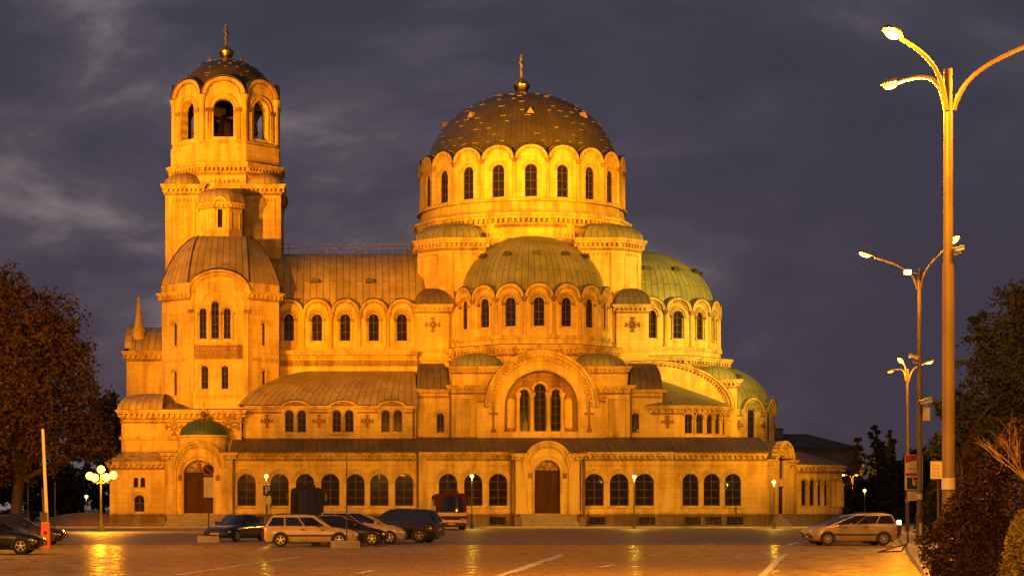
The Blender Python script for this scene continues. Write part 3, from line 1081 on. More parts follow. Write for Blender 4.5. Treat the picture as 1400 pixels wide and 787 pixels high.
# belfry
apb = 5.3
W = 2 * apb * math.tan(PI / 8)
r = W / 2
for k in range(8):
    a = (2 * PI * k / 8 + PI) % (2 * PI) - PI
    M = frame(tx, 0, a, apb)
    zsp, rise = 44.15, 1.75
    outl = [(-r, 39.3), (r, 39.3)] + [(r * math.cos(PI * i / 20), zsp + rise * math.sin(PI * i / 20)) for i in range(21)]
    tw.face(outl, [(0, 39.75, 2.05, 3.95, None)], M, ST, dep=0.9, thick=0.9)
    tw.c.ring(0, zsp, r - 0.42, r - 0.02, -0.2, 0.03, 0, TR, M, 20, rise / r)
    tw.c.ring(0, zsp, r - 0.6, r - 0.42, -0.1, 0.03, 0, CV, M, 20, rise / r)
    tw.c.ring(0, 42.68, 1.03, 1.2, -0.08, 0.03, 2.9, TR, M, 14)
    tw.c.ring(0, 42.68, 1.42, 1.55, -0.1, 0.03, 0, TR, M, 14)
    for u in (-1.62, -1.38, 1.38, 1.62):
        tw.c.lathe([(0.12, 39.5), (0.11, 42.3)], 8, TR, M @ T(u, -0.07, 0))
    for u in (-1.5, 1.5):
        tw.c.box(u - 0.36, u + 0.36, -0.26, 0.02, 42.3, 42.66, CV, M)
    tw.c.lathe([(0.32, 39.4), (0.3, 43.4), (0.48, 43.9), (0.48, 44.05)], 10, TR, M @ T(-r, 0.02, 0))
    rings = [[(-(r + 0.06) * math.cos(PI * i / 16), v, zsp + 0.02 + (rise + 0.14) * math.sin(PI * i / 16)) for i in range(17)] for v in (-0.28, 2.3)]
    tw.r.loft(rings, 'bronze_tiles', M)
    tw.r.ring(0, zsp, r - 0.02, r + 0.07, -0.3, -0.05, 0, 'gilding' if abs(a) < 2 else 'bronze_tiles', M, 18, (rise + 0.14) / (r + 0.06))
# bells and the dark inside of the belfry
bl = tw.sub('bell')
Mb = T(tx, -2.2, 40.2)
bl.lathe([(1.05, 0), (0.9, 0.35), (0.68, 0.9), (0.6, 1.5), (0.35, 1.8), (0.02, 1.85)], 20, 'bell_bronze', Mb)
bl.box(-2.2, 2.2, -0.15, 0.15, 1.9, 2.2, 'oak_door', Mb)
for sx in (-1, 1):
    b2 = tw.sub('bell')
    b2.lathe([(0.6, 0), (0.5, 0.25), (0.38, 0.6), (0.33, 0.95), (0.02, 1.2)], 16, 'bell_bronze', T(tx + sx * 2.9, -2.0, 40.6))
    b2.box(-0.08, 0.08, -1.2, 1.2, 1.2, 1.4, 'oak_door', T(tx + sx * 2.9, -2.0, 40.6))
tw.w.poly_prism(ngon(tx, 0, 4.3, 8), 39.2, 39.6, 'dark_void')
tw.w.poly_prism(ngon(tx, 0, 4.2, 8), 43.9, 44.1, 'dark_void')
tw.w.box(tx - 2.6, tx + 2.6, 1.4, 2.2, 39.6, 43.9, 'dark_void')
dm = tw.sub('dome')
dm.dome(tx, 0, 44.5, 5.0, 4.2, 48, 'bronze_tiles', 14)
for k in range(8):
    a = 2 * PI * k / 8 + PI / 8
    for (t, L) in ((0.5, 0.3),):
        M = frame(tx, 0, a, 5.0 * math.cos(t)) @ T(0, 0, 44.5 + 4.2 * math.sin(t))
        dm.box(-0.35, 0.35, -0.06, 0.3, 0, 0.08, 'gilding', M)
for k in range(8):
    a = 2 * PI * k / 8
    M = frame(tx, 0, a, 5.0 * math.cos(1.05)) @ T(0, 0, 44.5 + 4.2 * math.sin(1.05))
    dm.add([(-0.22, 0, 0), (0.22, 0, 0), (0, 0, 0.55), (0, 0.4, 0.3)], [(0, 1, 2), (0, 2, 3), (1, 2, 3)], 'gilding', M)
random.seed(4)
for row in range(7):
    t = 0.42 + row * 0.15
    for k in range(16):
        a = 2 * PI * (k + 0.5 * (row % 2)) / 16 + random.uniform(-.03, .03)
        M = frame(tx, 0, a, 5.02 * math.cos(t)) @ T(0, 0, 44.5 + 4.22 * math.sin(t))
        if random.random() < 0.5:
            dm.box(-0.14, 0.14, -0.05, 0.12, 0, 0.04, 'brass', M)
cross(tw.sub('cross'), tx, 0, 48.6, 3.9)
# oriel turret on the south face
ox, oy, orad = LX(300.5, 204), -8.4, 2.12
tw.w.poly_prism(ngon(ox, oy, orad - 0.42, 8), 26, 31.6, ST)
for k in range(-2, 3):
    M = frame(ox, oy, k * PI / 4, orad)
    wd = orad * math.tan(PI / 8)
    if abs(k) < 2:
        tw.face(rect(-wd, wd, 27.5, 31.9), [(0, 29.75, 0.5, 1.9, 'thin')] if k == 0 else [], M, thick=0.3)
        for u in (-0.55, 0.55):
            tw.c.box(u - 0.05, u + 0.05, -0.06, 0.02, 29.6, 31.3, TR, M)
cornice(tw.c, ngon(ox, oy, orad, 8), 31.85, 0.45, 0.32, closed=True, pitch=0.36)
tw.c.band(ngon(ox, oy, orad, 8), 28.2, 28.6, 0.3, TR, closed=True, back=1)
tw.c.ring(0, 32.1, 0.50, 0.74, -0.4, 0.1, 0, TR, frame(ox, oy, 0, orad), 14)
rings = []
for i in range(7):
    t = PI / 2 * i / 6
    rings.append([(p[0], p[1], 32.32 + 1.7 * math.sin(t)) for p in ngon(ox, oy + 1.6 * (1 - math.cos(t)), (orad + 0.3) * (0.45 + 0.55 * math.cos(t)), 8)])
orf = tw.sub('oriel_roof')
orf.loft(rings, 'lead_roof', closed=True, cap=True)
orf.box(ox - 1.1, ox + 1.1, oy, -5.4, 31.9, 33.85, 'lead_roof')
tw.done()

# ------------------------------------------------------------------ aisle (two-light windows under a curved roof)
ai = Sec('aisle')
x0, x1 = LX(333, 194), LX(569, 194)
ya = -21.0
wins = []
for c in (404, 469, 535.5):
    for s in (-0.59, 0.59):
        wins.append((LX(c, 194) + s, 8.95, 0.82, 2.1, 'bare'))
outl = [(x0, 7.5), (x1, 7.5), (x1, 11.35)]
for c in (535.5, 469, 404):
    u = LX(c, 194)
    outl += [(u + 1.35 * math.cos(PI * i / 10), 11.35 + 0.45 * math.sin(PI * i / 10)) for i in range(11)]
outl += [(x0, 11.35)]
ai.face(outl, wins, T(0, ya, 0), thick=0.8)
ai.w.box(x0 + 0.02, x1, ya + 0.7, -13, 7.5, 11.3, ST)
Ma = T(0, ya, 0)
prev = x0
for c in (404, 469, 535.5):
    u = LX(c, 194)
    cornice(ai.c, [(prev, ya), (u - 1.35, ya)], 10.95, 0.5, 0.4, dent=False)
    ai.c.ring(u, 11.2, 1.18, 1.42, -0.42, 0.1, 0, TR, Ma, 14, 0.52)
    ai.c.ring(u, 10.62, 1.12, 1.28, -0.1, 0.05, 0.5, TR, Ma, 14, 0.8)
    for s in (-0.59, 0.59):
        ai.c.ring(u + s, 10.64, 0.42, 0.54, -0.09, 0.05, 0, TR, Ma, 12)
    ai.c.lathe([(0.1, 8.9), (0.1, 10.3), (0.19, 10.4), (0.19, 10.6)], 8, TR, Ma @ T(u, -0.08, 0))
    ai.c.box(u - 1.3, u + 1.3, -0.14, 0.02, 8.62, 8.8, TR, Ma)
    prev = u + 1.35
cornice(ai.c, [(prev, ya), (x1, ya)], 10.95, 0.5, 0.4, dent=False)
for px in (365, 436, 502):
    relief_cross(ai.c, T(LX(px, 194), ya, 10.0), 0.62)
rings = []
for i in range(11):
    t = PI / 2 * i / 10
    s = 0.5 * (1 - math.cos(t)) + 0.5 * i / 10
    y = ya - 0.45 + 8.6 * s
    z = 11.5 + 3.8 * (0.55 * math.sin(t) + 0.45 * i / 10)
    xl = x0 - 0.5 + 6.6 * s
    rings.append([(xl, -12.8, z), (xl, y, z), (x1 + 0.1, y, z)])
ai.r.loft(rings, 'lead_roof')
for c in (404, 469, 535.5):
    u = LX(c, 194)
    rr = [[(u - 1.45 * math.cos(PI * i / 12), v, 11.42 + 0.6 * math.sin(PI * i / 12)) for i in range(13)] for v in (ya - 0.45, ya + 0.6)]
    ai.r.loft(rr, 'lead_roof')
d = ai.sub('drainpipe')
d.tube([(x1 - 0.25, ya - 0.2, 11.2), (x1 - 0.25, ya - 0.14, 8.4)], 0.12, 'drain_metal')
ai.done()

# ------------------------------------------------------------------ nave with clerestory
nv = Sec('nave')
x0, x1 = LX(340, 202), LX(570, 203)
yn = -13.0
nv.face(rect(x0, x1, 11, 16.6), [], T(0, yn, 0))
nv.w.box(x0, x1, yn + 0.45, 13, 8, 17.3, ST)
nv.c.dentils([(x0, yn), (x1, yn)], 16.45, 16.75, 0.2, TR, 0.45, 0.22)
nv.c.band([(x0, yn), (x1, yn)], 15.75, 16.35, 0.10, CV)
cornice(nv.c, [(x0, yn), (x1, yn)], 16.5, 0.75, 0.6, dent=False, frieze=False)
for (a, b) in ((x0 + 2.6, x0 + 14.5),):
    nv.c.box(a, b, yn - 0.06, yn + 0.02, 15.1, 15.2, TR)
    nv.c.box(a, a + 0.12, yn - 0.06, yn + 0.02, 12.0, 15.1, TR)
yc = -11.5
cs = [LX(p, 203.5) for p in (395, 433.5, 472, 511, 549.5)]
bw = cs[1] - cs[0]
Mn = T(0, yc, 0)
xl, xr = cs[0] - bw / 2, cs[-1] + bw / 2
zsp, rise, rr_ = 21.15, 1.35, bw / 2
for u in cs:
    outl = [(u - rr_, 17.2), (u + rr_, 17.2)] + [(u + rr_ * math.cos(PI * i / 16), zsp + rise * math.sin(PI * i / 16)) for i in range(17)]
    nv.face(outl, [(u, 18.35, 1.02, 2.7, 'rich')], Mn, thick=0.8)
    nv.c.ring(u, zsp, rr_ - 0.22, rr_ - 0.01, -0.32, 0.03, 0, TR, Mn, 16, rise / rr_)
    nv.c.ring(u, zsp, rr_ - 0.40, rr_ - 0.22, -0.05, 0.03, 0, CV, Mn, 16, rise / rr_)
    nv.c.arc_dentils(u, zsp, rr_ - 0.38, rr_ - 0.23, -0.18, 0.0, 17, TR, Mn, rise / rr_)
    rg = [[(u - (rr_ + 0.02) * math.cos(PI * i / 16), v, zsp + 0.02 + (rise + 0.12) * math.sin(PI * i / 16)) for i in range(17)] for v in (yc - 0.3, yc + 1.6)]
    nv.r.loft(rg, 'lead_roof')
    nv.r.ring(u, zsp, rr_ - 0.01, rr_ + 0.02, yc - 0.32 - yc, -0.1, 0, 'lead_roof', Mn, 16, (rise + 0.1) / rr_)
for u in [xl] + [c + rr_ for c in cs]:
    nv.c.lathe([(0.2, 17.7), (0.18, 20.5), (0.36, 20.9), (0.36, 21.1)], 10, TR, Mn @ T(u, -0.08, 0))
    nv.c.lathe([(0.28, 17.3), (0.26, 17.7)], 10, TR, Mn @ T(u, -0.08, 0))
nv.c.band([(xl - 1, yc), (xr + 0.5, yc)], 17.3, 17.75, 0.3, TR)
nv.w.box(xl - 2.5, xl, yc, yc + 0.6, 17, 22, ST)
rings = []
for i in range(13):
    t = PI / 2 * i / 12
    rings.append([(xl - 1.8, yc + 0.55 + 9.2 * (1 - math.cos(t)), 20.6 + 7.5 * math.sin(t)), (xr + 0.8, yc + 0.55 + 9.2 * (1 - math.cos(t)), 20.6 + 7.5 * math.sin(t))])
rings.append([(xl - 1.8, 11, 28.1), (xr + 0.8, 11, 28.1)])
nv.r.loft(rings, 'lead_roof')
for px in (430, 505):
    M = T(LX(px, 205), yc + 1.05, 24.3)
    nv.r.ring(0, 0, 0.02, 0.42, -0.25, 1.0, 0, 'dark_roof', M, 10)
rl = nv.sub('railing')
for k in range(13):
    x = xl - 1.5 + (xr - xl + 2) * k / 12
    rl.box(x - 0.035, x + 0.035, -3.53, -3.47, 27.8, 29.05, 'drain_metal')
for z in (28.55, 29.0):
    rl.box(xl - 1.6, xr + 0.5, -3.53, -3.47, z - 0.03, z + 0.03, 'drain_metal')
an_ = nv.sub('antenna')
for k, (dx, hh) in enumerate(((0, 3.2), (0.25, 2.6), (-0.3, 1.8))):
    an_.tube([(xr - 0.3 + dx, -3, 28), (xr - 0.3 + dx * 2.2, -3, 28 + hh)], 0.04, 'drain_metal', 5)
nv.done()

# ------------------------------------------------------------------ transept front with the great arch
tp = Sec('transept')
yt = -20.0
M = T(0, yt, 0)
hwid = 8.6
# flanking walls
for sx in (-1, 1):
    a, b = sorted((sx * 4.95, sx * hwid))
    tp.face(rect(a, b, 7.5, 13.2), [], M)
    cornice(tp.c, ([(a, yt + 1.5), (a, yt), (b, yt)] if sx < 0 else [(a, yt), (b, yt), (b, yt + 1.5)]), 12.85, 0.6, 0.4, pitch=0.42)
    a2, b2 = sorted((sx * 3.9, sx * (hwid - 0.25)))
    tp.face(rect(a2, b2, 13.2, 15.2), [], T(0, yt + 0.9, 0))
    P = [(a2, yt + 3.5), (a2, yt + 0.9), (b2, yt + 0.9), (b2, yt + 3.5)]
    cornice(tp.c, P, 14.8, 0.5, 0.4, pitch=0.42)
    xm = sx * 5.9
    tp.sub('turret_roof').dome(xm, yt + 3.4, 15.32, 2.75, 1.45, 24, 'patina_roof', 7)
    tp.r.box(a2 - 0.2, b2 + 0.2, yt + 0.7, yt + 5, 15.305, 15.36, 'dark_roof')
    tp.c.box(sx * 7.0 - 0.55, sx * 7.0 + 0.55, yt - 0.14, yt + 0.02, 8.4, 12.2, TR)
    for k in (5.75, 8.3):
        tp.c.box(sx * k - 0.18, sx * k + 0.18, yt - 0.18, yt + 0.02, 8.2, 12.4, TR)
tp.w.box(-hwid + 0.01, hwid - 0.01, yt + 1.8, -8, 7.5, 15.25, ST)
for sx in (-1, 1):
    a, b = sorted((sx * 5.3, sx * (hwid - 0.012)))
    tp.w.box(a, b, yt + 0.45, yt + 1.79, 7.5, 13.19, ST)
# great arch block, standing proud
ybk = yt - 0.7
M2 = T(0, ybk, 0)
zc, R0 = 11.35, 5.2
outl = [(-R0, 7.6), (R0, 7.6), (R0, zc)] + [(R0 * math.cos(PI * i / 32), zc + R0 * math.sin(PI * i / 32)) for i in range(1, 32)] + [(-R0, zc)]
ri, zci = 3.5, 11.3
hole = [(-ri, 9.0), (ri, 9.0)] + [(ri * math.cos(PI * i / 24), zci + ri * math.sin(PI * i / 24)) for i in range(25)]
tp.face(outl, [], M2, ST, dep=1.3, thick=3.5, holes=[hole])
# broad wall each side up to the cross reliefs
tp.c.ring(0, zc, R0 - 0.10, R0 + 0.22, -0.55, 0.2, 0.0, TR, M2, 36)
tp.c.ring(0, zc, R0 - 0.34, R0 - 0.11, -0.36, 0.1, 0, TR, M2, 36)
tp.c.arc_dentils(0, zc, R0 - 0.58, R0 - 0.34, -0.28, 0.05, 41, TR, M2)
tp.c.ring(0, zc, R0 - 0.86, R0 - 0.70, -0.14, 0.05, 0.4, TR, M2, 36)
tp.c.ring(0, zci, ri - 0.0, ri + 0.16, -0.10, 0.05, 2.2, TR, M2, 32)
tp.r.loft([[(-(R0 + 0.24) * math.cos(PI * i / 32), v, zc + (R0 + 0.24) * math.sin(PI * i / 32)) for i in range(33)] for v in (-0.58, 5.5)], 'patina_roof', M2)
for sx in (-1, 1):
    cornice(tp.c, ([(sx * (R0 + 0.9), ybk), (sx * R0, ybk)] if sx < 0 else [(R0, ybk), (R0 + 0.9, ybk)]), 12.0, 0.5, 0.3)
    tp.w.box(min(sx * R0, sx * (R0 + 0.9)), max(sx * R0, sx * (R0 + 0.9)), ybk, yt + 0.1, 7.6, 12.4, ST)
    # carved processional crosses
    Mc = T(sx * 4.55, ybk, 10.55)
    tp.c.box(-0.09, 0.09, -0.1, 0.02, -1.5, 1.0, CV, Mc)
    tp.c.box(-0.45, 0.45, -0.11, 0.02, 0.05, 0.28, CV, Mc)
    tp.c.box(-0.24, 0.24, -0.12, 0.02, -1.6, -1.3, CV, Mc)
    tp.c.box(-0.2, 0.2, -0.12, 0.02, 0.9, 1.2, CV, Mc)
# recessed tympanum with the windows
Mr = T(0, ybk + 1.3, 0)
outl = [(-ri - 0.05, 8.9), (ri + 0.05, 8.9)] + [((ri + 0.05) * math.cos(PI * i / 24), zci + (ri + 0.05) * math.sin(PI * i / 24)) for i in range(25)]
tp.face(outl, [(-1.52, 9.1, 0.95, 4.0, 'bare'), (0, 9.1, 1.12, 4.55, 'bare'), (1.52, 9.1, 0.95, 4.0, 'bare'),
               (-2.72, 9.4, 0.8, 2.9, None), (2.72, 9.4, 0.8, 2.9, None)], Mr, CV, dep=0.3)
for u in (-2.72, 2.72):
    tp.w.box(u - 0.4, u + 0.4, 0.22, 0.28, 9.4, 12.4, ST, Mr)
for (u, w, zz) in ((-1.52, 0.95, 12.62), (0, 1.12, 13.09), (1.52, 0.95, 12.62)):
    tp.c.ring(u, zz, w / 2 + 0.03, w / 2 + 0.2, -0.12, 0.03, 0, TR, Mr, 14)
for u in (-2.12, -0.78, 0.78, 2.12):
    col = tp.sub('column')
    col.lathe([(0.3, 9.02), (0.3, 9.2), (0.2, 9.35), (0.18, 12.2), (0.2, 12.25), (0.34, 12.6), (0.34, 12.75)], 14, TR, Mr @ T(u, -0.3, 0))
tp.c.box(-ri, ri, -0.7, 0.02, 8.88, 9.02, TR, Mr)
# side wings with boxy barrel roofs
for sx in (-1, 1):
    yw = yt + 1.0
    a, b = sorted((sx * 8.62, sx * 11.75))
    wc = LX(602, 196) if sx < 0 else LX(868.5, 196)
    tp.face(rect(a, b, 7.5, 13.0), [(wc, 9.0, 0.72, 1.85, 'thin')], T(0, yw, 0))
    tp.w.box(a + 0.01, b - 0.01, yw + 0.45, -11, 7.5, 12.99, ST)
    P = [(a, yw + 6), (a, yw), (b, yw), (b, yw + 6)]
    cornice(tp.c, P, 12.55, 0.55, 0.45, dent=False)
    rg = []
    for i in range(8):
        t = PI / 2 * i / 7
        y = yw - 0.3 + 4.0 * (1 - math.cos(t))
        z = 13.12 + 2.75 * math.sin(t)
        rg.append([(a + 0.05 + 0.5 * (1 - math.cos(t)), -11, z), (a + 0.05 + 0.5 * (1 - math.cos(t)), y, z), (b - 0.05 - 0.5 * (1 - math.cos(t)), y, z), (b - 0.05 - 0.5 * (1 - math.cos(t)), -11, z)])
    tp.r.loft(rg, 'dark_roof', cap=True)
    dd = tp.sub('drainpipe')
    dd.tube([(sx * 8.62, yt - 0.15, 13.0), (sx * 8.62, yt - 0.15, 8.2)], 0.075, 'drain_metal')
tp.done()


# ------------------------------------------------------------------ exedra drums (south transept, east apse)
def exedra(name, cx, cy, ap, zbase, keep, win_keep, zoff=0.0, a_off=0.0):
    e = Sec(name)
    arcade(e, cx, cy, ap, 18, a_off, keep, 18.5 + zoff, 22.15 + zoff, 1.35, (19.35 + zoff, 1.05, 2.85), 1.6, 'rich', win_keep=win_keep)
    e.w.poly_prism(ngon(cx, cy, ap - 0.5, 18), zbase - 2, 22.1 + zoff, ST)
    pl = ngon(cx, cy, ap, 18)
    e.c.band(pl, 18.15 + zoff, 18.5 + zoff, 0.35, TR, closed=True, back=1)
    e.c.band(pl, 17.55 + zoff, 18.14 + zoff, 0.18, ST, closed=True, back=1)
    oc = ngon(cx, cy, ap + 0.35, 8)
    e.w.poly_prism(ngon(cx, cy, ap + 0.33, 8), zbase - 2, 17.0 + zoff, ST)
    cornice(e.c, oc, 16.75 + zoff, 0.75, 0.55, closed=True, pitch=0.45)
    e.c.band(oc, 17.5 + zoff, 17.6 + zoff, 0.3, 'dark_roof', closed=True, back=1.2)
    dm = e.sub('dome')
    dm.dome(cx, cy, 22.9 + zoff, ap - 0.45, 6.15, 72, 'patina_roof', 16)
    for k in range(7):
        a = -1.45 + k * 0.483 + a_off
        t = 0.62
        M = frame(cx, cy, a, (ap - 0.4) * math.cos(t)) @ T(0, 0, 22.9 + zoff + 6.15 * math.sin(t))
        dm.ring(0, 0, 0.02, 0.42, -0.25, 0.9, 0, 'dark_roof', M, 10)
    e.done()


exedra('south_exedra', 0.15, -9.0, 7.95, 15.0, lambda a: abs(a) < 1.9, lambda a: abs(a) < 1.6)
exedra('east_apse', 12.3, 0.0, 8.25, 14.0, lambda a: -0.5 < a < 2.9, lambda a: -0.2 < a < 2.6, zoff=-0.45)

# ------------------------------------------------------------------ central drum on its square base, main dome
cd = Sec('central_drum')
cd.w.poly_prism(ngon(0, 0, 9.9, 8), 12, 31.0, ST)
hB = 11.25
for sx in (-1, 1):
    for sy in (-1, 1):
        a, b = 4.6, hB
        c = 2.4
        loc = [(a, a), (b, a), (b, b - c), (b - c, b), (a, b)]
        P = [(sx * p[0], sy * p[1]) for p in loc]
        if sx * sy < 0:
            P = P[::-1]
        cd.w.poly_prism(P, 12, 28.1, ST)
        cornice(cd.c, P, 27.75, 0.85, 0.5, closed=True, pitch=0.45)
        rings = []
        m = (sx * 7.6, sy * 7.6)
        for i in range(7):
            t = PI / 2 * i / 6
            s = 0.08 + 0.92 * (1 - math.cos(t))
            rings.append([(p[0] + (m[0] - p[0]) * s * 0.75 + sx * 0.45 * (1 - s), p[1] + (m[1] - p[1]) * s * 0.75 + sy * 0.45 * (1 - s), 28.62 + 1.75 * math.sin(t)) for p in P])
        cd.sub('turret_roof').loft(rings, 'patina_roof', closed=True, cap=True)
        if sy < 0:
            # pilaster strips and dentilled panel heads on the south faces
            Mq = T(0, -hB, 0)
            for u in (sx * 5.4, sx * 7.9):
                cd.c.lathe([(0.13, 23), (0.13, 27.0), (0.22, 27.2)], 8, TR, Mq @ T(u, -0.02, 0))
            u0, u1 = sorted((sx * 5.6, sx * 7.7))
            cd.c.dentils([(u0, -hB), (u1, -hB)], 26.9, 27.2, 0.12, TR, 0.36, 0.17)
            Md = seg_frame(*sorted([(sx * b, -(b - c)), (sx * (b - c), -b)]))
            Ld = c * math.sqrt(2)
            for u in (-Ld * 0.3, Ld * 0.3):
                cd.c.box(u - 0.05, u + 0.05, -0.09, 0.02, 23, 27, TR, Md)
            cd.c.dentils([(sx * (b - c * 0.2), -(b - c * 0.8)), (sx * (b - c * 0.8), -(b - c * 0.2))][::(-1 if sx > 0 else 1)], 26.9, 27.2, 0.12, TR, 0.36, 0.17)
# panel head between the turrets
cd.c.dentils([(-4.2, -9.9), (4.2, -9.9)], 28.9, 29.25, 0.16, TR, 0.45, 0.2)
cd.c.box(-4.4, -4.25, -10.02, -9.8, 26, 29.3, TR)
cd.c.box(4.25, 4.4, -10.02, -9.8, 26, 29.3, TR)
# main cornice and sloping belt
p16 = ngon(0, 0, 10.45, 16)
cd.w.poly_prism(ngon(0, 0, 10.4, 16), 28.7, 30.6, ST)
cornice(cd.c, p16, 30.25, 0.95, 0.75, closed=True, pitch=0.48)
cd.w.lathe([(11.0, 31.2), (10.75, 31.6), (10.62, 32.4)], 40, TR, None)
cd.w.lathe([(10.98, 32.4), (10.98, 32.6), (10.4, 32.62)], 40, TR, None)
arcade(cd, 0, 0, 10.45, 20, 0.0, lambda a: True, 32.5, 36.65, 1.4, (32.85, 1.22, 3.3), 2.0, 'thin', hood='bronze_tiles', win_keep=lambda a: abs(a) < 1.75)
cd.w.poly_prism(ngon(0, 0, 9.9, 20), 31, 36.6, 'dark_void')
dm = cd.sub('dome')
dm.dome(0, 0, 36.75, 10.0, 8.35, 80, 'bronze_tiles', 22)
random.seed(9)
for row in range(13):
    t = 0.22 + row * 0.092
    n = max(8, int(46 * math.cos(t)))
    for k in range(n):
        a = 2 * PI * (k + 0.5 * (row % 2)) / n + random.uniform(-.02, .02)
        if abs((a + PI) % (2 * PI) - PI) > 1.8 or random.random() < 0.58:
            continue
        L = random.uniform(0.16, 0.30)
        M = frame(0, 0, a, 10.02 * math.cos(t)) @ T(0, 0, 36.75 + 8.37 * math.sin(t))
        dm.box(-L, L, -0.07, 0.14, 0, 0.045, 'brass', M)
for k in range(8):
    a = 2 * PI * k / 8 + R(1)
    t = 0.62
    M = frame(0, 0, a, 10.0 * math.cos(t)) @ T(0, 0, 36.75 + 8.35 * math.sin(t))
    v = [(-0.38, -0.2, 0), (0.38, -0.2, 0), (0, -0.2, 0.6), (0, 0.8, 0.6)]
    dm.add(v, [(0, 1, 2), (0, 2, 3), (1, 2, 3)], 'brass', M)
# gilt edging of the front scallops
for k in range(20):
    a = (2 * PI * k / 20 + PI) % (2 * PI) - PI
    if abs(a) > 1.8:
        continue
    W = 2 * 10.45 * math.tan(PI / 20)
    dm.ring(0, 36.67, W / 2 - 0.02, W / 2 + 0.06, 0.35, 0.75, 0, 'brass', frame(0, 0, a, 10.45), 14, 1.52 / (W / 2))
cross(cd.sub('cross'), 0, 0, 45.0, 4.3)
# low corner turrets at clerestory level
for sx in (-1, 1):
    cxs = sx * 9.9
    P = [(cxs - 1.6, -9), (cxs - 1.6, -12.2), (cxs + 1.6, -12.2), (cxs + 1.6, -9)]
    cd.w.poly_prism(P, 14, 21.6, ST)
    cornice(cd.c, P, 21.3, 0.6, 0.4, pitch=0.42)
    rings = []
    for i in range(6):
        t = PI / 2 * i / 5
        s = 1 - math.cos(t)
        rings.append([(p[0] * (1 - s) + cxs * s + (p[0] - cxs) * 0.14 * (1 - s), p[1] - 0.15 + (-10.6 - p[1]) * s, 21.92 + 1.75 * math.sin(t)) for p in P])
    cd.sub('turret_roof').loft(rings, 'dark_roof', closed=True, cap=True)
    relief_cross(cd.c, T(cxs + (0 if sx > 0 else 0.0), -12.2, 19.9), 0.75)
    cd.c.band(P, 17.2, 17.5, 0.15, TR)
    cd.c.band(P, 16.3, 16.6, 0.35, TR)
cd.done()

# ------------------------------------------------------------------ eastern chapel: arched wall, half-cone roof, curved arcade
ch = Sec('south_east_chapel')
ya = -12.5
xa0, xa1 = 8.0, LX(1003, 203)
xc, ra, zc = 11.9, 7.7, 11.6
rise = 4.55
outl = [(xa0, 7.5), (xa1, 7.5), (xa1, zc)]
arc = [(xc + ra * math.cos(PI * i / 24), zc + rise * math.sin(PI * i / 24)) for i in range(14)]
outl += [p for p in arc if p[0] < xa1 - 0.01 and p[0] > xa0] + [(xa0, zc + rise - 0.6)]
ch.face(outl, [], T(0, ya, 0), thick=6)
ch.c.ring(xc, zc, ra - 0.05, ra + 0.25, -0.5, 0.2, 0, TR, T(0, ya, 0), 36, rise / ra)
ch.c.ring(xc, zc, ra - 0.30, ra - 0.06, -0.32, 0.2, 0, TR, T(0, ya, 0), 36, rise / ra)
ch.c.arc_dentils(xc, zc, ra - 0.52, ra - 0.30, -0.26, 0.05, 51, TR, T(0, ya, 0), rise / ra)
ch.r.loft([[(xc - (ra + 0.28) * math.cos(PI * i / 32), v, zc + (rise + 0.2) * math.sin(PI * i / 32)) for i in range(33)] for v in (-0.55, 5.5)], 'patina_roof', T(0, ya, 0))
# corner turret with little dome, behind
tcx, tcy = LX(978, 204), -9.8
P = ngon(tcx, tcy, 2.0, 4)
ch.w.poly_prism(P, 8, 14.3, ST)
cornice(ch.c, P, 13.9, 0.6, 0.45, closed=True, pitch=0.42)
ch.r.dome(tcx, tcy, 14.52, 2.35, 1.5, 24, 'patina_roof', 7)
# curved apse
ccx, ccy, rc = LX(917, 200), -13.6, 5.9
n = 32
for k in range(n):
    a = (R(9.5) + 2 * PI * k / n + PI) % (2 * PI) - PI
    if abs(a) > 1.75:
        continue
    M = frame(ccx, ccy, a, rc)
    W = 2 * rc * math.tan(PI / n)
    has = a > 0.05
    ch.face(rect(-W / 2, W / 2, 7.5, 11.2), [(0, 8.9, 0.74, 1.95, 'bare')] if has else [], M, thick=0.5)
    if has:
        ch.c.ring(0, 10.48, 0.40, 0.54, -0.1, 0.03, 0, TR, M, 12)
        ch.c.lathe([(0.11, 8.8), (0.1, 10.2), (0.2, 10.3), (0.2, 10.5)], 8, TR, M @ T(W / 2, -0.03, 0))
    if k == 30:
        relief_cross(ch.c, M @ T(0.3, 0, 10.0), 0.6)
pl = ngon(ccx, ccy, rc, n, R(9.5))
ch.w.poly_prism(ngon(ccx, ccy, rc - 0.45, n, R(9.5)), 7.5, 11.2, ST)
cornice(ch.c, pl, 10.95, 0.6, 0.42, closed=True, pitch=0.42)
rings = []
for i in range(8):
    t = PI / 2 * i / 7
    s = max(0.001, 1 - i / 7)
    t = 0.55 * t + 0.45 * math.asin(i / 7)
    rings.append([(ccx + (rc + 0.4) * s * math.sin(2 * PI * k / 40) - (1 - s) * 1.2, ccy + (1 - s) * 1.5 - (rc + 0.4) * s * math.cos(2 * PI * k / 40), 11.57 + 3.1 * (i / 7) ** 0.9) for k in range(40)])
ch.r.loft(rings, 'patina_roof', closed=True)
ch.done()

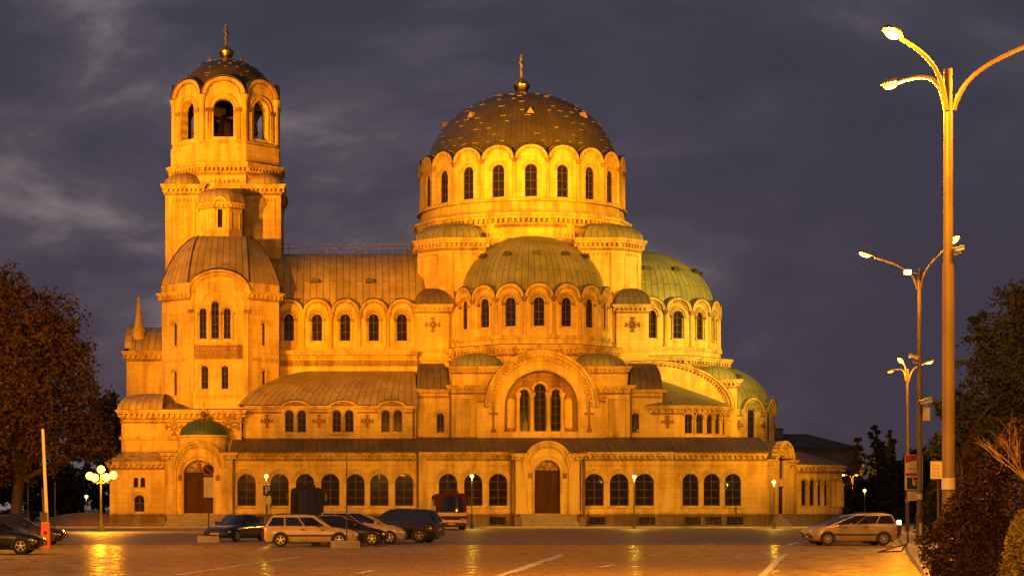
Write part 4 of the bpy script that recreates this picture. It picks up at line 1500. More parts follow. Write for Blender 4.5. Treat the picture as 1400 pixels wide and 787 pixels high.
# ------------------------------------------------------------------ lower east apse with a gabled window
le = Sec('low_east_apse')
lx, ly, lr = 18.6, 0.5, 7.7
n = 14
a_w = R(34)
for k in range(n):
    a = (a_w + 2 * PI * k / n + PI) % (2 * PI) - PI
    if not -0.6 < a < 2.4:
        continue
    M = frame(lx, ly, a, lr)
    W = 2 * lr * math.tan(PI / n)
    r = 1.3
    outl = [(-W / 2, 7.5), (W / 2, 7.5), (W / 2, 11.6)] + [(r * math.cos(PI * i / 12), 11.6 + r * 0.95 * math.sin(PI * i / 12)) for i in range(13)] + [(-W / 2, 11.6)]
    le.face(outl, [(0, 8.6, 1.0, 3.4, 'thin')] if k in (0, 13, 1, 2) else [], M, thick=0.8)
    le.c.ring(0, 11.6, r - 0.05, r + 0.2, -0.4, 0.2, 0, TR, M, 16, 0.95)
    le.c.arc_dentils(0, 11.6, r - 0.2, r - 0.05, -0.2, 0.05, 11, TR, M, 0.95)
    P0 = M @ Vector((-W / 2, 0, 0))
    P1 = M @ Vector((-r, 0, 0))
    P2 = M @ Vector((r, 0, 0))
    P3 = M @ Vector((W / 2, 0, 0))
    cornice(le.c, [P0.xy, P1.xy], 11.3, 0.5, 0.4)
    cornice(le.c, [P2.xy, P3.xy], 11.3, 0.5, 0.4)
    le.sub('hood_roof').loft([[(-(r + 0.22) * math.cos(PI * i / 12), v, 11.6 + (r + 0.22) * 0.95 * math.sin(PI * i / 12)) for i in range(13)] for v in (-0.42, 3.0)], 'patina_roof', M)
    relief_cross(le.c, M @ T(-W / 2 + 0.02, -0.03, 10.2), 0.5)
le.w.poly_prism(ngon(lx, ly, lr - 0.6, n, a_w), 7.5, 11.7, ST)
dm = le.sub('dome')
dm.dome(lx, ly, 11.75, lr + 0.1, 5.3, 56, 'patina_roof', 12)
M = frame(lx, ly, R(30), 6.3) @ T(0, 0, 15.1)
dm.ring(0, 0, 0.02, 0.4, -0.25, 0.9, 0, 'dark_roof', M, 10)
le.done()

# ------------------------------------------------------------------ south-east porch on the chamfer and the low rotunda beyond
se = Sec('south_east_porch')
p0, p1 = (xE1, -26.0), (LX(1086, 194), -21.4)
M = seg_frame(p0, p1)
L = (Vector(p1) - Vector(p0)).length
r = 1.75
outl = [(-L / 2, ZP), (L / 2, ZP), (L / 2, 6.3)] + [(r * math.cos(PI * i / 16), 6.1 + r * math.sin(PI * i / 16)) for i in range(17)] + [(-L / 2, 6.3)]
se.face(outl, [(0, 4.5, 0.8, 2.4, 'thin')], M, thick=1.0, holes=[rect(-0.6, 0.6, ZP + 0.02, 3.8)])
se.face(rect(-L / 2, L / 2, -0.2, ZP - 0.002), [], M @ T(0, -0.16, 0), PL)
se.c.ring(0, 6.1, r - 0.08, r + 0.2, -0.5, 0.1, 0, TR, M, 20)
se.c.ring(0, 6.1, r - 0.3, r - 0.08, -0.3, 0.1, 0, TR, M, 20)
se.c.arc_dentils(0, 6.1, r - 0.46, r - 0.3, -0.22, 0.05, 17, TR, M)
se.c.ring(0, 5.7, 1.0, 1.15, -0.1, 0.05, 1.2, TR, M, 16)
for sx in (-1, 1):
    se.w.box(sx * (L / 2 - 0.45) - 0.4, sx * (L / 2 - 0.45) + 0.4, -0.22, 0.05, ZP, 5.7, TR, M)
    a, b = sorted((sx * L / 2, sx * r))
    cornice(se.c, [(M @ Vector((a, 0, 0))).xy, (M @ Vector((b, 0, 0))).xy], 5.8, 0.5, 0.4)
se.r.loft([[(-(r + 0.2) * math.cos(PI * i / 14), v, 6.1 + (r + 0.2) * math.sin(PI * i / 14)) for i in range(15)] for v in (-0.5, 4)], 'dark_roof', M)
se.w.box(-L / 2 + 0.02, L / 2 - 0.02, 0.7, 8, -0.2, 6.29, ST, M)
se.r.box(-L / 2 - 0.2, L / 2 + 0.2, -0.4, 7.0, 6.32, 6.42, 'dark_roof', M)
dd = se.sub('door')
dd.box(-0.6, 0.6, 0.2, 0.28, ZP, 3.8, 'oak_door', M)
for k in range(3):
    dd.box(-0.45, 0.45, 0.16, 0.21, ZP + 0.15 + k * 0.82, ZP + 0.8 + k * 0.82, 'oak_door', M)
ss = se.sub('stairs')
for i in range(6):
    ss.box(-1.6 - 0.25 * i, 1.6 + 0.25 * i, -0.5 - 0.34 * (i + 1), -0.17, -0.2, ZP - 0.02 - i * 0.2, 'stair_granite', M)
se.done()

ro = Sec('low_rotunda')
rx, ry, rr = 21.8, -11.5, 8.75
n = 28
for k in range(n):
    a = (2 * PI * k / n + PI) % (2 * PI) - PI
    if not 0.1 < a < 2.6:
        continue
    M = frame(rx, ry, a, rr)
    W = 2 * rr * math.tan(PI / n)
    has = 0.3 < a < 1.3
    ro.face(rect(-W / 2, W / 2, ZP, 5.6), [(-W / 4, 2.0, 0.55, 2.5, 'bare'), (W / 4, 2.0, 0.55, 2.5, 'bare')] if has else [], M, thick=0.5)
    ro.face(rect(-W / 2, W / 2, -0.2, ZP - 0.003), [], M @ T(0, -0.15, 0), PL)
    if has:
        for u in (-W / 4, W / 4):
            ro.c.ring(u, 4.22, 0.31, 0.45, -0.09, 0.03, 0, TR, M, 10)
        for u in (0.0, W / 2):
            ro.c.lathe([(0.13, 1.9), (0.12, 3.9), (0.2, 4.0), (0.2, 4.2)], 8, TR, M @ T(u, -0.04, 0))
pl = ngon(rx, ry, rr, n)
cornice(ro.c, pl, 5.35, 0.55, 0.42, closed=True, pitch=0.45)
ro.w.poly_prism(ngon(rx, ry, rr - 0.45, n), -0.2, 5.6, ST)
ro.r.lathe([(rr + 0.4, 5.92), (rr - 1.2, 6.5), (rr - 4, 7.3), (1, 7.6)], 48, 'dark_roof', T(rx, ry, 0))
ro.done()
# gallery continues round the east end, out of sight but solid
bk = Sec('rear_body')
bk.w.box(-39.5, 20, -8, 24, -0.2, 11, ST)
bk.w.box(-11.2, 11.2, -12, 20, 10, 15.5, ST)
bk.w.box(0, 18.5, -11.8, 11.8, 7, 14.5, ST)
bk.done()

# ================================================================== ground, road, pavements
def paver_mat(name, c1, c2, mortar, bw, bh, rough, scale=1.0, sheen=0.3, bump=0.5):
    m, n, l, b = principled(name, c1, rough, 0, 0.2)
    tc = n.new('ShaderNodeTexCoord')
    br = n.new('ShaderNodeTexBrick')
    br.inputs['Scale'].default_value = scale
    br.inputs['Brick Width'].default_value = bw
    br.inputs['Row Height'].default_value = bh
    br.inputs['Mortar Size'].default_value = 0.012
    br.inputs['Color1'].default_value = (*c1, 1)
    br.inputs['Color2'].default_value = (*c2, 1)
    br.inputs['Mortar'].default_value = (*mortar, 1)
    l.new(tc.outputs['Object'], br.inputs['Vector'])
    nz = n.new('ShaderNodeTexNoise')
    nz.inputs['Scale'].default_value = 0.16
    nz.inputs['Detail'].default_value = 8
    nz.inputs['Roughness'].default_value = 0.62
    l.new(tc.outputs['Object'], nz.inputs['Vector'])
    cr = n.new('ShaderNodeValToRGB')
    cr.color_ramp.elements[0].position = 0.3
    cr.color_ramp.elements[1].position = 0.7
    cr.color_ramp.elements[0].color = (0.62, 0.6, 0.58, 1)
    cr.color_ramp.elements[1].color = (1.1, 1.1, 1.1, 1)
    l.new(nz.outputs['Fac'], cr.inputs['Fac'])
    mm = n.new('ShaderNodeMix')
    mm.data_type = 'RGBA'
    mm.blend_type = 'MULTIPLY'
    mm.inputs['Factor'].default_value = 1.0
    l.new(br.outputs['Color'], mm.inputs['A'])
    l.new(cr.outputs['Color'], mm.inputs['B'])
    n3 = n.new('ShaderNodeTexNoise')
    n3.inputs['Scale'].default_value = 1.3
    n3.inputs['Detail'].default_value = 5
    l.new(tc.outputs['Object'], n3.inputs['Vector'])
    mr = n.new('ShaderNodeMapRange')
    mr.inputs['From Min'].default_value = 0.35
    mr.inputs['From Max'].default_value = 0.65
    mr.inputs['To Min'].default_value = max(0.05, rough - 0.13)
    mr.inputs['To Max'].default_value = min(1.0, rough + 0.13)
    l.new(n3.outputs['Fac'], mr.inputs['Value'])
    n4 = n.new('ShaderNodeTexNoise')
    n4.inputs['Scale'].default_value = 3.5
    n4.inputs['Detail'].default_value = 4
    l.new(tc.outputs['Object'], n4.inputs['Vector'])
    ad = n.new('ShaderNodeMath')
    ad.operation = 'MULTIPLY_ADD'
    ad.inputs[1].default_value = 0.8
    l.new(n4.outputs['Fac'], ad.inputs[0])
    l.new(br.outputs['Fac'], ad.inputs[2])
    bp = n.new('ShaderNodeBump')
    bp.invert = True
    bp.inputs['Strength'].default_value = bump
    bp.inputs['Distance'].default_value = 0.03
    l.new(ad.outputs[0], bp.inputs['Height'])
    # rough worn paving: mostly matte, with a thin damp sheen
    df = n.new('ShaderNodeBsdfDiffuse')
    gs = n.new('ShaderNodeBsdfGlossy')
    gs.inputs['Color'].default_value = (1.0, 0.86, 0.62, 1)
    mxs = n.new('ShaderNodeMixShader')
    mxs.inputs['Fac'].default_value = sheen
    l.new(mm.outputs['Result'], df.inputs['Color'])
    l.new(mr.outputs['Result'], gs.inputs['Roughness'])
    l.new(bp.outputs['Normal'], df.inputs['Normal'])
    l.new(bp.outputs['Normal'], gs.inputs['Normal'])
    l.new(df.outputs[0], mxs.inputs[1])
    l.new(gs.outputs[0], mxs.inputs[2])
    l.new(mxs.outputs[0], n['Material Output'].inputs['Surface'])
    n.remove(b)


paver_mat('yellow_pavers', (0.34, 0.225, 0.03), (0.24, 0.16, 0.02), (0.07, 0.05, 0.015), 0.22, 0.11, 0.29)
paver_mat('asphalt', (0.055, 0.040, 0.020), (0.066, 0.048, 0.024), (0.045, 0.033, 0.017), 3.1, 2.3, 0.5, bump=0.4)
paver_mat('pavement_slabs', (0.22, 0.19, 0.15), (0.28, 0.24, 0.19), (0.08, 0.07, 0.055), 0.5, 0.5, 0.7)
noise_mat('kerb_granite', (0.32, 0.28, 0.22), (0.42, 0.37, 0.30), 2.0, 0.7, bump=0.2)
noise_mat('road_paint', (0.62, 0.60, 0.55), (0.30, 0.27, 0.21), 1.6, 0.55, lo=0.42, hi=0.62)
noise_mat('earth', (0.045, 0.035, 0.022), (0.075, 0.06, 0.035), 0.6, 0.9)
noise_mat('red_soil', (0.16, 0.09, 0.055), (0.24, 0.14, 0.08), 1.2, 0.85, bump=0.4)


def structure(name, mb):
    o = mb.build(name)
    o['kind'] = 'structure'
    return o


b = MB()
b.add([(-1800, -80, 0), (1800, -80, 0), (1800, 3500, 0), (-1800, 3500, 0)], [(0, 1, 2, 3)], 'yellow_pavers')
structure('ground', b)
b = MB()
b.add([(-400, 97, 0.004), (29, 97, 0.004), (52, 181, 0.004), (-400, 181, 0.004)], [(0, 1, 2, 3)], 'asphalt')
structure('road', b)
# pavement round the cathedral with its kerb
b = MB()
b.box(-60, 58, 181.0, 300, -0.2, 0.12, 'pavement_slabs')
b.box(-60, 58, 180.72, 181.0, -0.2, 0.135, 'kerb_granite')
structure('cathedral_pavement', b)
# footpath on the right with a granite kerb
K0, K1 = Vector((8.3, 27.0)), Vector((46.0, 169.8))
kd = (K1 - K0).normalized()
kn = Vector((kd.y, -kd.x))


def kerb_pt(t, off, z):
    p = K0 + kd * t + kn * off
    return (p.x, p.y, z)


KL = (K1 - K0).length
b = MB()
v = [kerb_pt(0, 0.34, -0.1), kerb_pt(KL, 0.34, -0.1), kerb_pt(KL, 12, -0.1), kerb_pt(0, 12, -0.1), kerb_pt(0, 0.34, 0.14), kerb_pt(KL, 0.34, 0.14), kerb_pt(KL, 12, 0.14), kerb_pt(0, 12, 0.14)]
b.add(v, [(4, 5, 6, 7), (0, 1, 5, 4), (1, 2, 6, 5), (2, 3, 7, 6), (3, 0, 4, 7)], 'pavement_slabs')
structure('footpath', b)
b = MB()
k = int(KL / 1.0)
for i in range(k):
    t0, t1 = KL * i / k + 0.012, KL * (i + 1) / k - 0.012
    v = [kerb_pt(t, o, z) for z in (-0.1, 0.155) for (t, o) in ((t0, 0), (t1, 0), (t1, 0.33), (t0, 0.33))]
    b.add(v, [(4, 5, 6, 7), (0, 1, 5, 4), (1, 2, 6, 5), (2, 3, 7, 6), (3, 0, 4, 7)], 'kerb_granite')
structure('kerb', b)
# planted earth behind the footpath
b = MB()
v = [kerb_pt(t, o, z) for z in (0.0, 0.22) for (t, o) in ((-10, 2.4), (55, 2.4), (60, 40), (-10, 40))]
b.add(v, [(4, 5, 6, 7), (0, 1, 5, 4), (1, 2, 6, 5), (2, 3, 7, 6), (3, 0, 4, 7)], 'earth')
structure('planting_bed', b)
b = MB()
b.add([(45, 260, 0.14), (400, 120, 0.14), (400, 900, 0.14), (45, 900, 0.14)], [(0, 1, 2, 3)], 'earth')
b.add([(-400, 200, 0.14), (-60.5, 200, 0.14), (-60.5, 900, 0.14), (-400, 900, 0.14)], [(0, 1, 2, 3)], 'earth')
structure('park_ground', b)
# sloping bank of reddish soil left of the cathedral
b = MB()
bx, by = WX(118, 195), 196
b.dome(bx, by, 0.0, 4.6, 1.35, 32, 'red_soil', 8, ay=3.4)
structure('soil_bank', b)

# worn road markings
MK = MB()
mkz = [0.010]


def stripe(p, q, w=0.14, breaks=None):
    """A worn painted stripe between two points on the ground."""
    p, q = Vector(p), Vector(q)
    L = (q - p).length
    d = (q - p).normalized()
    s = Vector((d.y, -d.x, 0)) * (w / 2)
    segs = breaks or [(0, 1)]
    for (a, c) in segs:
        A, B = p + d * L * a, p + d * L * c
        mkz[0] += 0.0002
        z = Vector((0, 0, mkz[0]))
        MK.add([A - s + z, B - s + z, B + s + z, A + s + z], [(0, 1, 2, 3)], 'road_paint')


stripe(GP(240, 786), GP(412, 760.5), 0.16)
stripe(GP(412, 760), GP(600, 753), 0.16, [(0, .3), (.36, .8), (.86, 1)])
stripe(GP(682, 787), GP(768, 757.5), 0.20)
stripe(GP(690, 787), GP(775, 757.5), 0.12, [(0.1, .5), (.6, .95)])
stripe(GP(1042, 787), GP(1062, 767), 0.2)
stripe(GP(1062, 767), GP(1074, 757), 0.2)
stripe(GP(1078, 744.5), GP(1092, 741), 0.22)
stripe(GP(1092, 741), GP(1232, 741.5), 0.2)
stripe(GP(600, 757.5), GP(1075, 758.5), 0.26, [(0.02 + .0715 * i, .02 + .0715 * i + .042) for i in range(14)])
stripe(GP(490, 784), GP(510, 780), 0.2)
stripe(GP(548, 771), GP(566, 769), 0.2)
stripe(GP(820, 776), GP(838, 772), 0.2)
stripe(GP(560, 745), GP(720, 736), 0.2, [(0, .3), (.4, .75), (.85, 1)])
stripe(GP(780, 752), GP(880, 740), 0.2, [(0, .4), (.5, .9)])
stripe(GP(950, 747), GP(978, 743.5), 0.2)
structure('road_markings', MK)

# ================================================================== vegetation and far buildings
noise_mat('leaf_green', (0.060, 0.036, 0.012), (0.10, 0.058, 0.018), 0.5, 0.85, spec=0.12)
noise_mat('leaf_dark', (0.024, 0.027, 0.010), (0.045, 0.048, 0.018), 0.5, 0.85, spec=0.12)
noise_mat('leaf_conifer', (0.035, 0.045, 0.02), (0.06, 0.07, 0.03), 0.7, 0.85, spec=0.12)
noise_mat('leaf_russet', (0.020, 0.011, 0.005), (0.036, 0.019, 0.008), 0.9, 0.85, spec=0.12)
noise_mat('leaf_yellow', (0.12, 0.095, 0.03), (0.20, 0.155, 0.05), 0.9, 0.85, spec=0.12)
noise_mat('bark', (0.035, 0.025, 0.016), (0.065, 0.046, 0.03), 3.0, 0.9, stretch=(1, 1, 0.2), bump=0.5)
noise_mat('pale_bark', (0.16, 0.10, 0.07), (0.26, 0.17, 0.12), 5.0, 0.8)


def leaf_quad(v, f, p, s, rnd):
    a = Vector((rnd.gauss(0, 1), rnd.gauss(0, 1), rnd.gauss(0, 0.7)))
    if a.length < 0.1:
        a = Vector((1, 0, 0))
    a.normalize()
    c = a.cross(Vector((rnd.gauss(0, 1), rnd.gauss(0, 1), rnd.gauss(0, 1))))
    if c.length < 0.05:
        c = a.orthogonal()
    c.normalize()
    o = len(v)
    a = a * s
    c = c * s * 0.55
    v += [p - a, p - c * 0.9 + a * 0.1, p + a, p + c]
    f.append((o, o + 1, o + 2, o + 3))


def leaves(mb, blobs, n, size, mat, seed, clump=0.35, shell=0.55):
    rnd = random.Random(seed)
    tot = sum(b[3] * b[4] * b[5] for b in blobs) ** 1.0
    v, f = [], []
    for (x, y, z, rx, ry, rz) in blobs:
        k = max(20, int(n * (rx * ry * rz) / tot))
        per = 26
        for c in range(max(4, k // per)):
            u = rnd.uniform(-1, 1)
            t = rnd.uniform(0, 2 * PI)
            s = math.sqrt(1 - u * u)
            q = shell + (1 - shell) * rnd.random() ** 0.6
            q *= 1 + 0.10 * math.sin(3.1 * t + x) + 0.08 * math.sin(5 * u + 2 * t)
            c0 = Vector((x + rx * q * s * math.cos(t), y + ry * q * s * math.sin(t), z + rz * q * u))
            cs = clump * rnd.uniform(0.5, 1.3) * (rx + rz) / 2 * 0.5
            for j in range(per):
                p = c0 + Vector((rnd.gauss(0, cs), rnd.gauss(0, cs), rnd.gauss(0, cs * 0.7)))
                leaf_quad(v, f, p, size * rnd.uniform(0.6, 1.3), rnd)
    mb.add(v, f, mat)


def limbs(mb, base, top_blobs, r, mat, seed, trunk_top):
    rnd = random.Random(seed)
    b = Vector(base)
    t = Vector(trunk_top)
    m = (b + t) / 2 + Vector((rnd.uniform(-.3, .3), rnd.uniform(-.3, .3), 0))
    mb.tube([b, b + (m - b) * 0.08, m, t], [r * 1.35, r, r * 0.8, r * 0.6], mat, 10)
    for bl in top_blobs:
        e = Vector(bl[:3])
        s = b + (t - b) * rnd.uniform(0.55, 1.0)
        mid = (s + e) / 2 + Vector((rnd.uniform(-.4, .4), rnd.uniform(-.4, .4), rnd.uniform(0, .5)))
        mb.tube([s, mid, e], [r * 0.5, r * 0.32, r * 0.12], mat, 7)
        for k in range(3):
            d = Vector((rnd.uniform(-1, 1) * bl[3], rnd.uniform(-1, 1) * bl[4], rnd.uniform(-.2, 1) * bl[5]))
            mb.tube([mid + (e - mid) * 0.4, e + d * 0.4, e + d * 0.8], [r * 0.2, r * 0.12, r * 0.04], mat, 5)


def tree(name, label, x, y, trunk_top, r, blobs, n, size, mat, seed, group=None, cat='tree', shell=0.55, clump=0.35):
    """blobs are given relative to the foot of the trunk."""
    t = thing(name, label, cat, (x, y, 0.0), 0, group)
    tb = MB()
    limbs(tb, (0, 0, -0.1), blobs, r, 'bark', seed, trunk_top)
    tb.build('trunk', t, smooth=60)
    cb = MB()
    leaves(cb, blobs, n, size, mat, seed + 1, clump, shell)
    cb.build('crown', t)
    return t


def rb(seed, n, cx, cz, sx, sz, rmin, rmax, depth=0.8):
    """A cloud of overlapping crown lobes."""
    rnd = random.Random(seed)
    out = []
    for i in range(n):
        a = rnd.uniform(0, 2 * PI)
        q = math.sqrt(rnd.random())
        r = rnd.uniform(rmin, rmax)
        out.append((cx + sx * q * math.cos(a), rnd.uniform(-1, 1) * sx * depth, cz + sz * q * math.sin(a), r, r, r * 0.85))
    return out


# big tree filling the left edge
d = 112.0
tx0 = WX(18, d)
blobs = [(WX(px, d) - tx0, dy, WZ(py, d), r, r, r * 0.9) for (px, py, r, dy) in (
    (0, 400, 1.7, 0), (-45, 430, 2.6, 0.5), (40, 450, 2.5, -0.4), (78, 470, 1.7, 0.4), (100, 500, 1.5, -0.5), (20, 500, 2.7, 0.8), (70, 530, 2.3, -1),
    (105, 560, 1.7, 0.6), (30, 560, 2.6, -1.2), (-30, 520, 3.0, 1.0), (125, 600, 1.4, 0.2), (80, 600, 2.0, -0.4), (20, 615, 2.2, 0.6), (-40, 600, 3.0, -0.5), (140, 615, 0.9, 0), (5, 375, 0.7, 0), (55, 430, 1.2, 0), (110, 480, .8, 0))]
tree('broadleaf_tree', 'big dark leafy tree at the left edge, beyond the parked black cars and barrier', tx0, d, (0.6, 0, 5.5), 0.38, blobs, 52000, 0.13, 'leaf_green', 11, shell=0.35)

# tree mass beyond, softly lit behind the left street lamp
d = 290.0
x0 = WX(140, d)
tree('park_tree', 'far olive tree seen between the left tree and the cathedral', x0, d, (0, 0, 8), 0.5, rb(5, 12, 0, 12.5, 3.8, 3.6, 1.8, 2.9), 7000, 0.42, 'leaf_yellow', 21)
for i, (px, top, rad, seed) in enumerate(((-20, 620, 5.0, 31), (45, 615, 5.0, 32), (112, 612, 5.2, 33))):
    d = 250.0 + 8 * i
    h = WZ(top, d)
    lab = ('dark park tree behind the black cars at the left edge', 'dark park tree seen behind the raised barrier arm', 'dark park tree behind the small round lamp on the bank')[i]
    tree('park_tree', lab, WX(px, d), d, (0, 0, h * 0.5), 0.35, rb(seed, 9, 0, h * 0.52, rad * 0.75, h * 0.3, rad * 0.4, rad * 0.6), 4200, 0.4, 'leaf_dark', seed, 'dark trees in the park behind')

# conifers and trees beyond the right-hand street
spots = ((1187, 640, 3.4, 41, 'broad'), (1197, 583, 2.3, 42, 'cone'), (1216, 592, 2.2, 43, 'cone'), (1172, 600, 2.0, 44, 'cone'), (1233, 615, 3.6, 45, 'broad'), (1262, 600, 4.0, 46, 'broad'))
labs = ('low dark tree behind the double-headed street lamp', 'tall dark conifer behind the street, taller than the trees beside it', 'second dark conifer, just right of the tallest one', 'slim dark conifer beside the far dark building', 'dark tree behind the wheelchair parking sign', 'dark rounded tree between the two nearer lamp poles')
for (px, top, rad, seed, kind), lab in zip(spots, labs):
    d = 236.0 + (seed % 5) * 7
    h = WZ(top, d)
    if kind == 'cone':
        bl = [(0.12 * math.sin(3 * k), 0.1 * math.cos(2 * k), h * (0.12 + 0.84 * k / 9), rad * (1.05 - 0.09 * k), rad * (1.05 - 0.09 * k), h * 0.085) for k in range(10)]
        tree('conifer', lab, WX(px, d), d, (0, 0, h * 0.9), 0.28, bl, 5200, 0.32, 'leaf_conifer', seed, 'dark trees across the street', shell=0.3)
    else:
        tree('park_tree', lab, WX(px, d), d, (0, 0, h * 0.5), 0.3, rb(seed, 9, 0, h * 0.5, rad * 0.7, h * 0.3, rad * 0.45, rad * 0.65), 4200, 0.36, 'leaf_dark', seed, 'dark trees across the street')

# tall airy trees at the right edge
d = 74.0
x0 = WX(1372, d)
blobs = [(WX(px, d) - x0, dy, WZ(py, d), r, r, r * 0.85) for (px, py, r, dy) in (
    (1388, 420, 0.8, 0), (1345, 435, 0.6, 0.3), (1362, 455, 0.9, -.3), (1395, 470, 1.3, .3), (1330, 460, 0.55, 0), (1350, 500, 0.9, 0.5), (1378, 520, 1.2, -.5), (1325, 520, 0.6, 0), (1340, 560, 1.0, .3), (1370, 590, 1.3, 0), (1322, 590, 0.7, -.3), (1345, 630, 1.2, .3), (1400, 600, 1.6, .2), (1385, 405, .5, 0), (1410, 520, 1.6, 0), (1405, 410, 1.0, 0))]
tree('birch_tree', 'tall airy dark tree rising at the right edge above the bushes', x0, d, (0.1, 0, 6.5), 0.2, blobs, 14000, 0.10, 'leaf_dark', 51, shell=0.2, clump=0.5)
d = 96.0
x0 = WX(1316, d)
tree('park_tree', 'dark tree standing behind the nearest lamp pole', x0, d, (0, 0, 4.0), 0.18, rb(61, 10, 0.3, 4.3, 1.3, 2.3, 0.7, 1.1), 7000, 0.15, 'leaf_dark', 61)


def bush(name, label, x, y, h, rx, ry, n, size, mat, seed, z0=0.2, pointed=0.0):
    """Dense shrub: stems inside, leaf sprays over an uneven outline."""
    rnd = random.Random(seed)
    t = thing(name, label, 'bush', (x, y, z0))
    sb = MB()
    for k in range(7):
        a = 2 * PI * k / 7
        sb.tube([(0.12 * math.cos(a), 0.12 * math.sin(a), -0.1), (rx * 0.35 * math.cos(a), ry * 0.35 * math.sin(a), h * 0.45), (rx * 0.5 * math.cos(a), ry * 0.5 * math.sin(a), h * 0.75)], [0.05, 0.035, 0.012], 'bark', 6)
    sb.build('stems', t)
    v, f = [], []
    ph = [rnd.uniform(0, 6) for _ in range(6)]
    for i in range(n):
        zz = rnd.random() ** 0.9
        prof = (1 - zz ** (2.2 - 1.2 * pointed)) ** (0.55 + 0.35 * pointed) * (0.75 + 0.25 * min(1, zz * 5))
        a = rnd.uniform(0, 2 * PI)
        lump = 1 + 0.16 * math.sin(2 * a + ph[0] + 5 * zz) + 0.13 * math.sin(5 * a + ph[1] - 9 * zz) + 0.10 * math.sin(11 * a + 19 * zz + ph[2]) + rnd.gauss(0, 0.05)
        q = (0.55 + 0.5 * rnd.random() ** 0.4) * lump
        p = Vector((rx * prof * q * math.cos(a), ry * prof * q * math.sin(a), h * zz * (1 + 0.04 * math.sin(5 * a + ph[3]))))
        leaf_quad(v, f, p, size * rnd.uniform(0.6, 1.4), rnd)
    cb = MB()
    cb.add(v, f, mat)
    cb.build('foliage', t)
    return t


for (nm, lab, px, top, d, rx, n, sz, mat, seed, pt) in (
        ('bush', 'pointed dark bush just right of the nearest lamp pole', 1331, 590, 60, 0.95, 9000, 0.055, 'leaf_russet', 71, 0.8),
        ('bush', 'big rounded dark bush in front of the nearest lamp pole', 1337, 655, 41, 0.95, 12000, 0.045, 'leaf_russet', 72, 0.2),
        ('bush', 'tall sprawling russet bush at the right edge under the bare shrub', 1396, 575, 46, 1.25, 16000, 0.05, 'leaf_russet', 73, 0.3),
        ('bush', 'low dark bush beside the footpath kerb', 1312, 725, 46, 0.42, 4500, 0.04, 'leaf_dark', 74, 0.2),
        ('bush', 'small yellow leaved bush in the bottom right corner', 1398, 700, 33, 0.36, 6000, 0.032, 'leaf_yellow', 75, 0.2),
        ('bush', 'dark clipped bush behind the sign posts by the footpath', 1277, 655, 98, 0.8, 5000, 0.08, 'leaf_dark', 76, 0.3)):
    h = WZ(top, d) - 0.2
    bush(nm, lab, WX(px, d), d, h, rx, rx * 0.9, n, sz, mat, seed, 0.2, pt)

# bare pale shrub catching the lamp light
d = 43.5
t = thing('bare_shrub', 'bare pale branched shrub sticking out of the bushes at the right edge', 'shrub', (WX(1402, d), d, 0.2))
rnd = random.Random(8)
sb = MB()
x0 = WX(1402, d)


def twig(p, dirv, L, r, lev):
    e = p + dirv * L
    m = (p + e) / 2 + Vector((rnd.uniform(-.05, .05), rnd.uniform(-.05, .05), rnd.uniform(-.02, .06))) * L
    sb.tube([p, m, e], [r, r * 0.8, r * 0.55], 'pale_bark', 5)
    if lev:
        for k in range(3):
            nd = (dirv + Vector((rnd.uniform(-.6, .5), rnd.uniform(-.6, .6), rnd.uniform(-.25, .6)))).normalized()
            twig(p + (e - p) * rnd.uniform(0.35, 1.0), nd, L * rnd.uniform(0.5, 0.75), r * 0.55, lev - 1)


for k in range(5):
    a = Vector((rnd.uniform(-0.75, 0.05), rnd.uniform(-.3, .3), rnd.uniform(0.6, 1.0))).normalized()
    sb.tube([(0, 0, 0), (0.03 * k, 0, 1.2), (0.02, 0.02 * k, 2.2)], [0.03, 0.025, 0.02], 'pale_bark', 6)
    twig(Vector((0.02, 0.02 * k, 2.1)), a, 0.78, 0.014, 2)
sb.build('branches', t)
v, f = [], []
for k in range(420):
    leaf_quad(v, f, Vector((rnd.gauss(-0.72, .11), rnd.gauss(-.1, .1), rnd.gauss(1.45, .16))), 0.03, rnd)
cb = MB()
cb.add(v, f, 'leaf_yellow')
cb.build('foliage', t)

# far dark building behind the rotunda
noise_mat('far_plaster', (0.16, 0.13, 0.10), (0.22, 0.18, 0.14), 0.4, 0.85)
noise_mat('far_roof', (0.06, 0.045, 0.04), (0.09, 0.065, 0.055), 0.5, 0.8)
d = 300.0
t = thing('town_building', 'long dark building with hipped roof and chimney far behind the rotunda', 'building', (WX(1090, d), d, 0))
hh = WZ(612, d)
b = MB()
b.panel(rect(-16, 8.6, 0, hh), [rect(-15 + 2.4 * k, -13.8 + 2.4 * k, z, z + 1.9) for k in range(10) for z in (1.4, 5.4)], 'far_plaster', None, 0.25, 14)
b.box(-16, 8.6, -0.25, -0.0, hh - 0.35, hh, 'far_plaster')
w = b.build('wall', t)
for k in range(10):
    for z in (1.4, 5.4):
        q = MB()
        q.box(-15 + 2.4 * k, -13.8 + 2.4 * k, 0.2, 0.24, z, z + 1.9, 'leaded_glass')
        q.box(-14.43 + 2.4 * k, -14.37 + 2.4 * k, 0.14, 0.19, z, z + 1.9, 'window_frame')
        q.build('window', t)
b = MB()
b.loft([[(-16.6, -0.7, hh), (9.2, -0.7, hh), (9.2, 14.5, hh), (-16.6, 14.5, hh)], [(-9, 6.5, hh + 2.3), (3, 6.5, hh + 2.3), (3, 7.5, hh + 2.3), (-9, 7.5, hh + 2.3)]], 'far_roof', closed=True, cap=True)
rf = b.build('roof', t)
b = MB()
b.box(-3.2, -1.2, 4, 5.4, hh, hh + 2.9, 'far_plaster')
b.box(-3.35, -1.05, 3.85, 5.55, hh + 2.9, hh + 3.05, 'far_plaster')
b.build('chimney', rf)

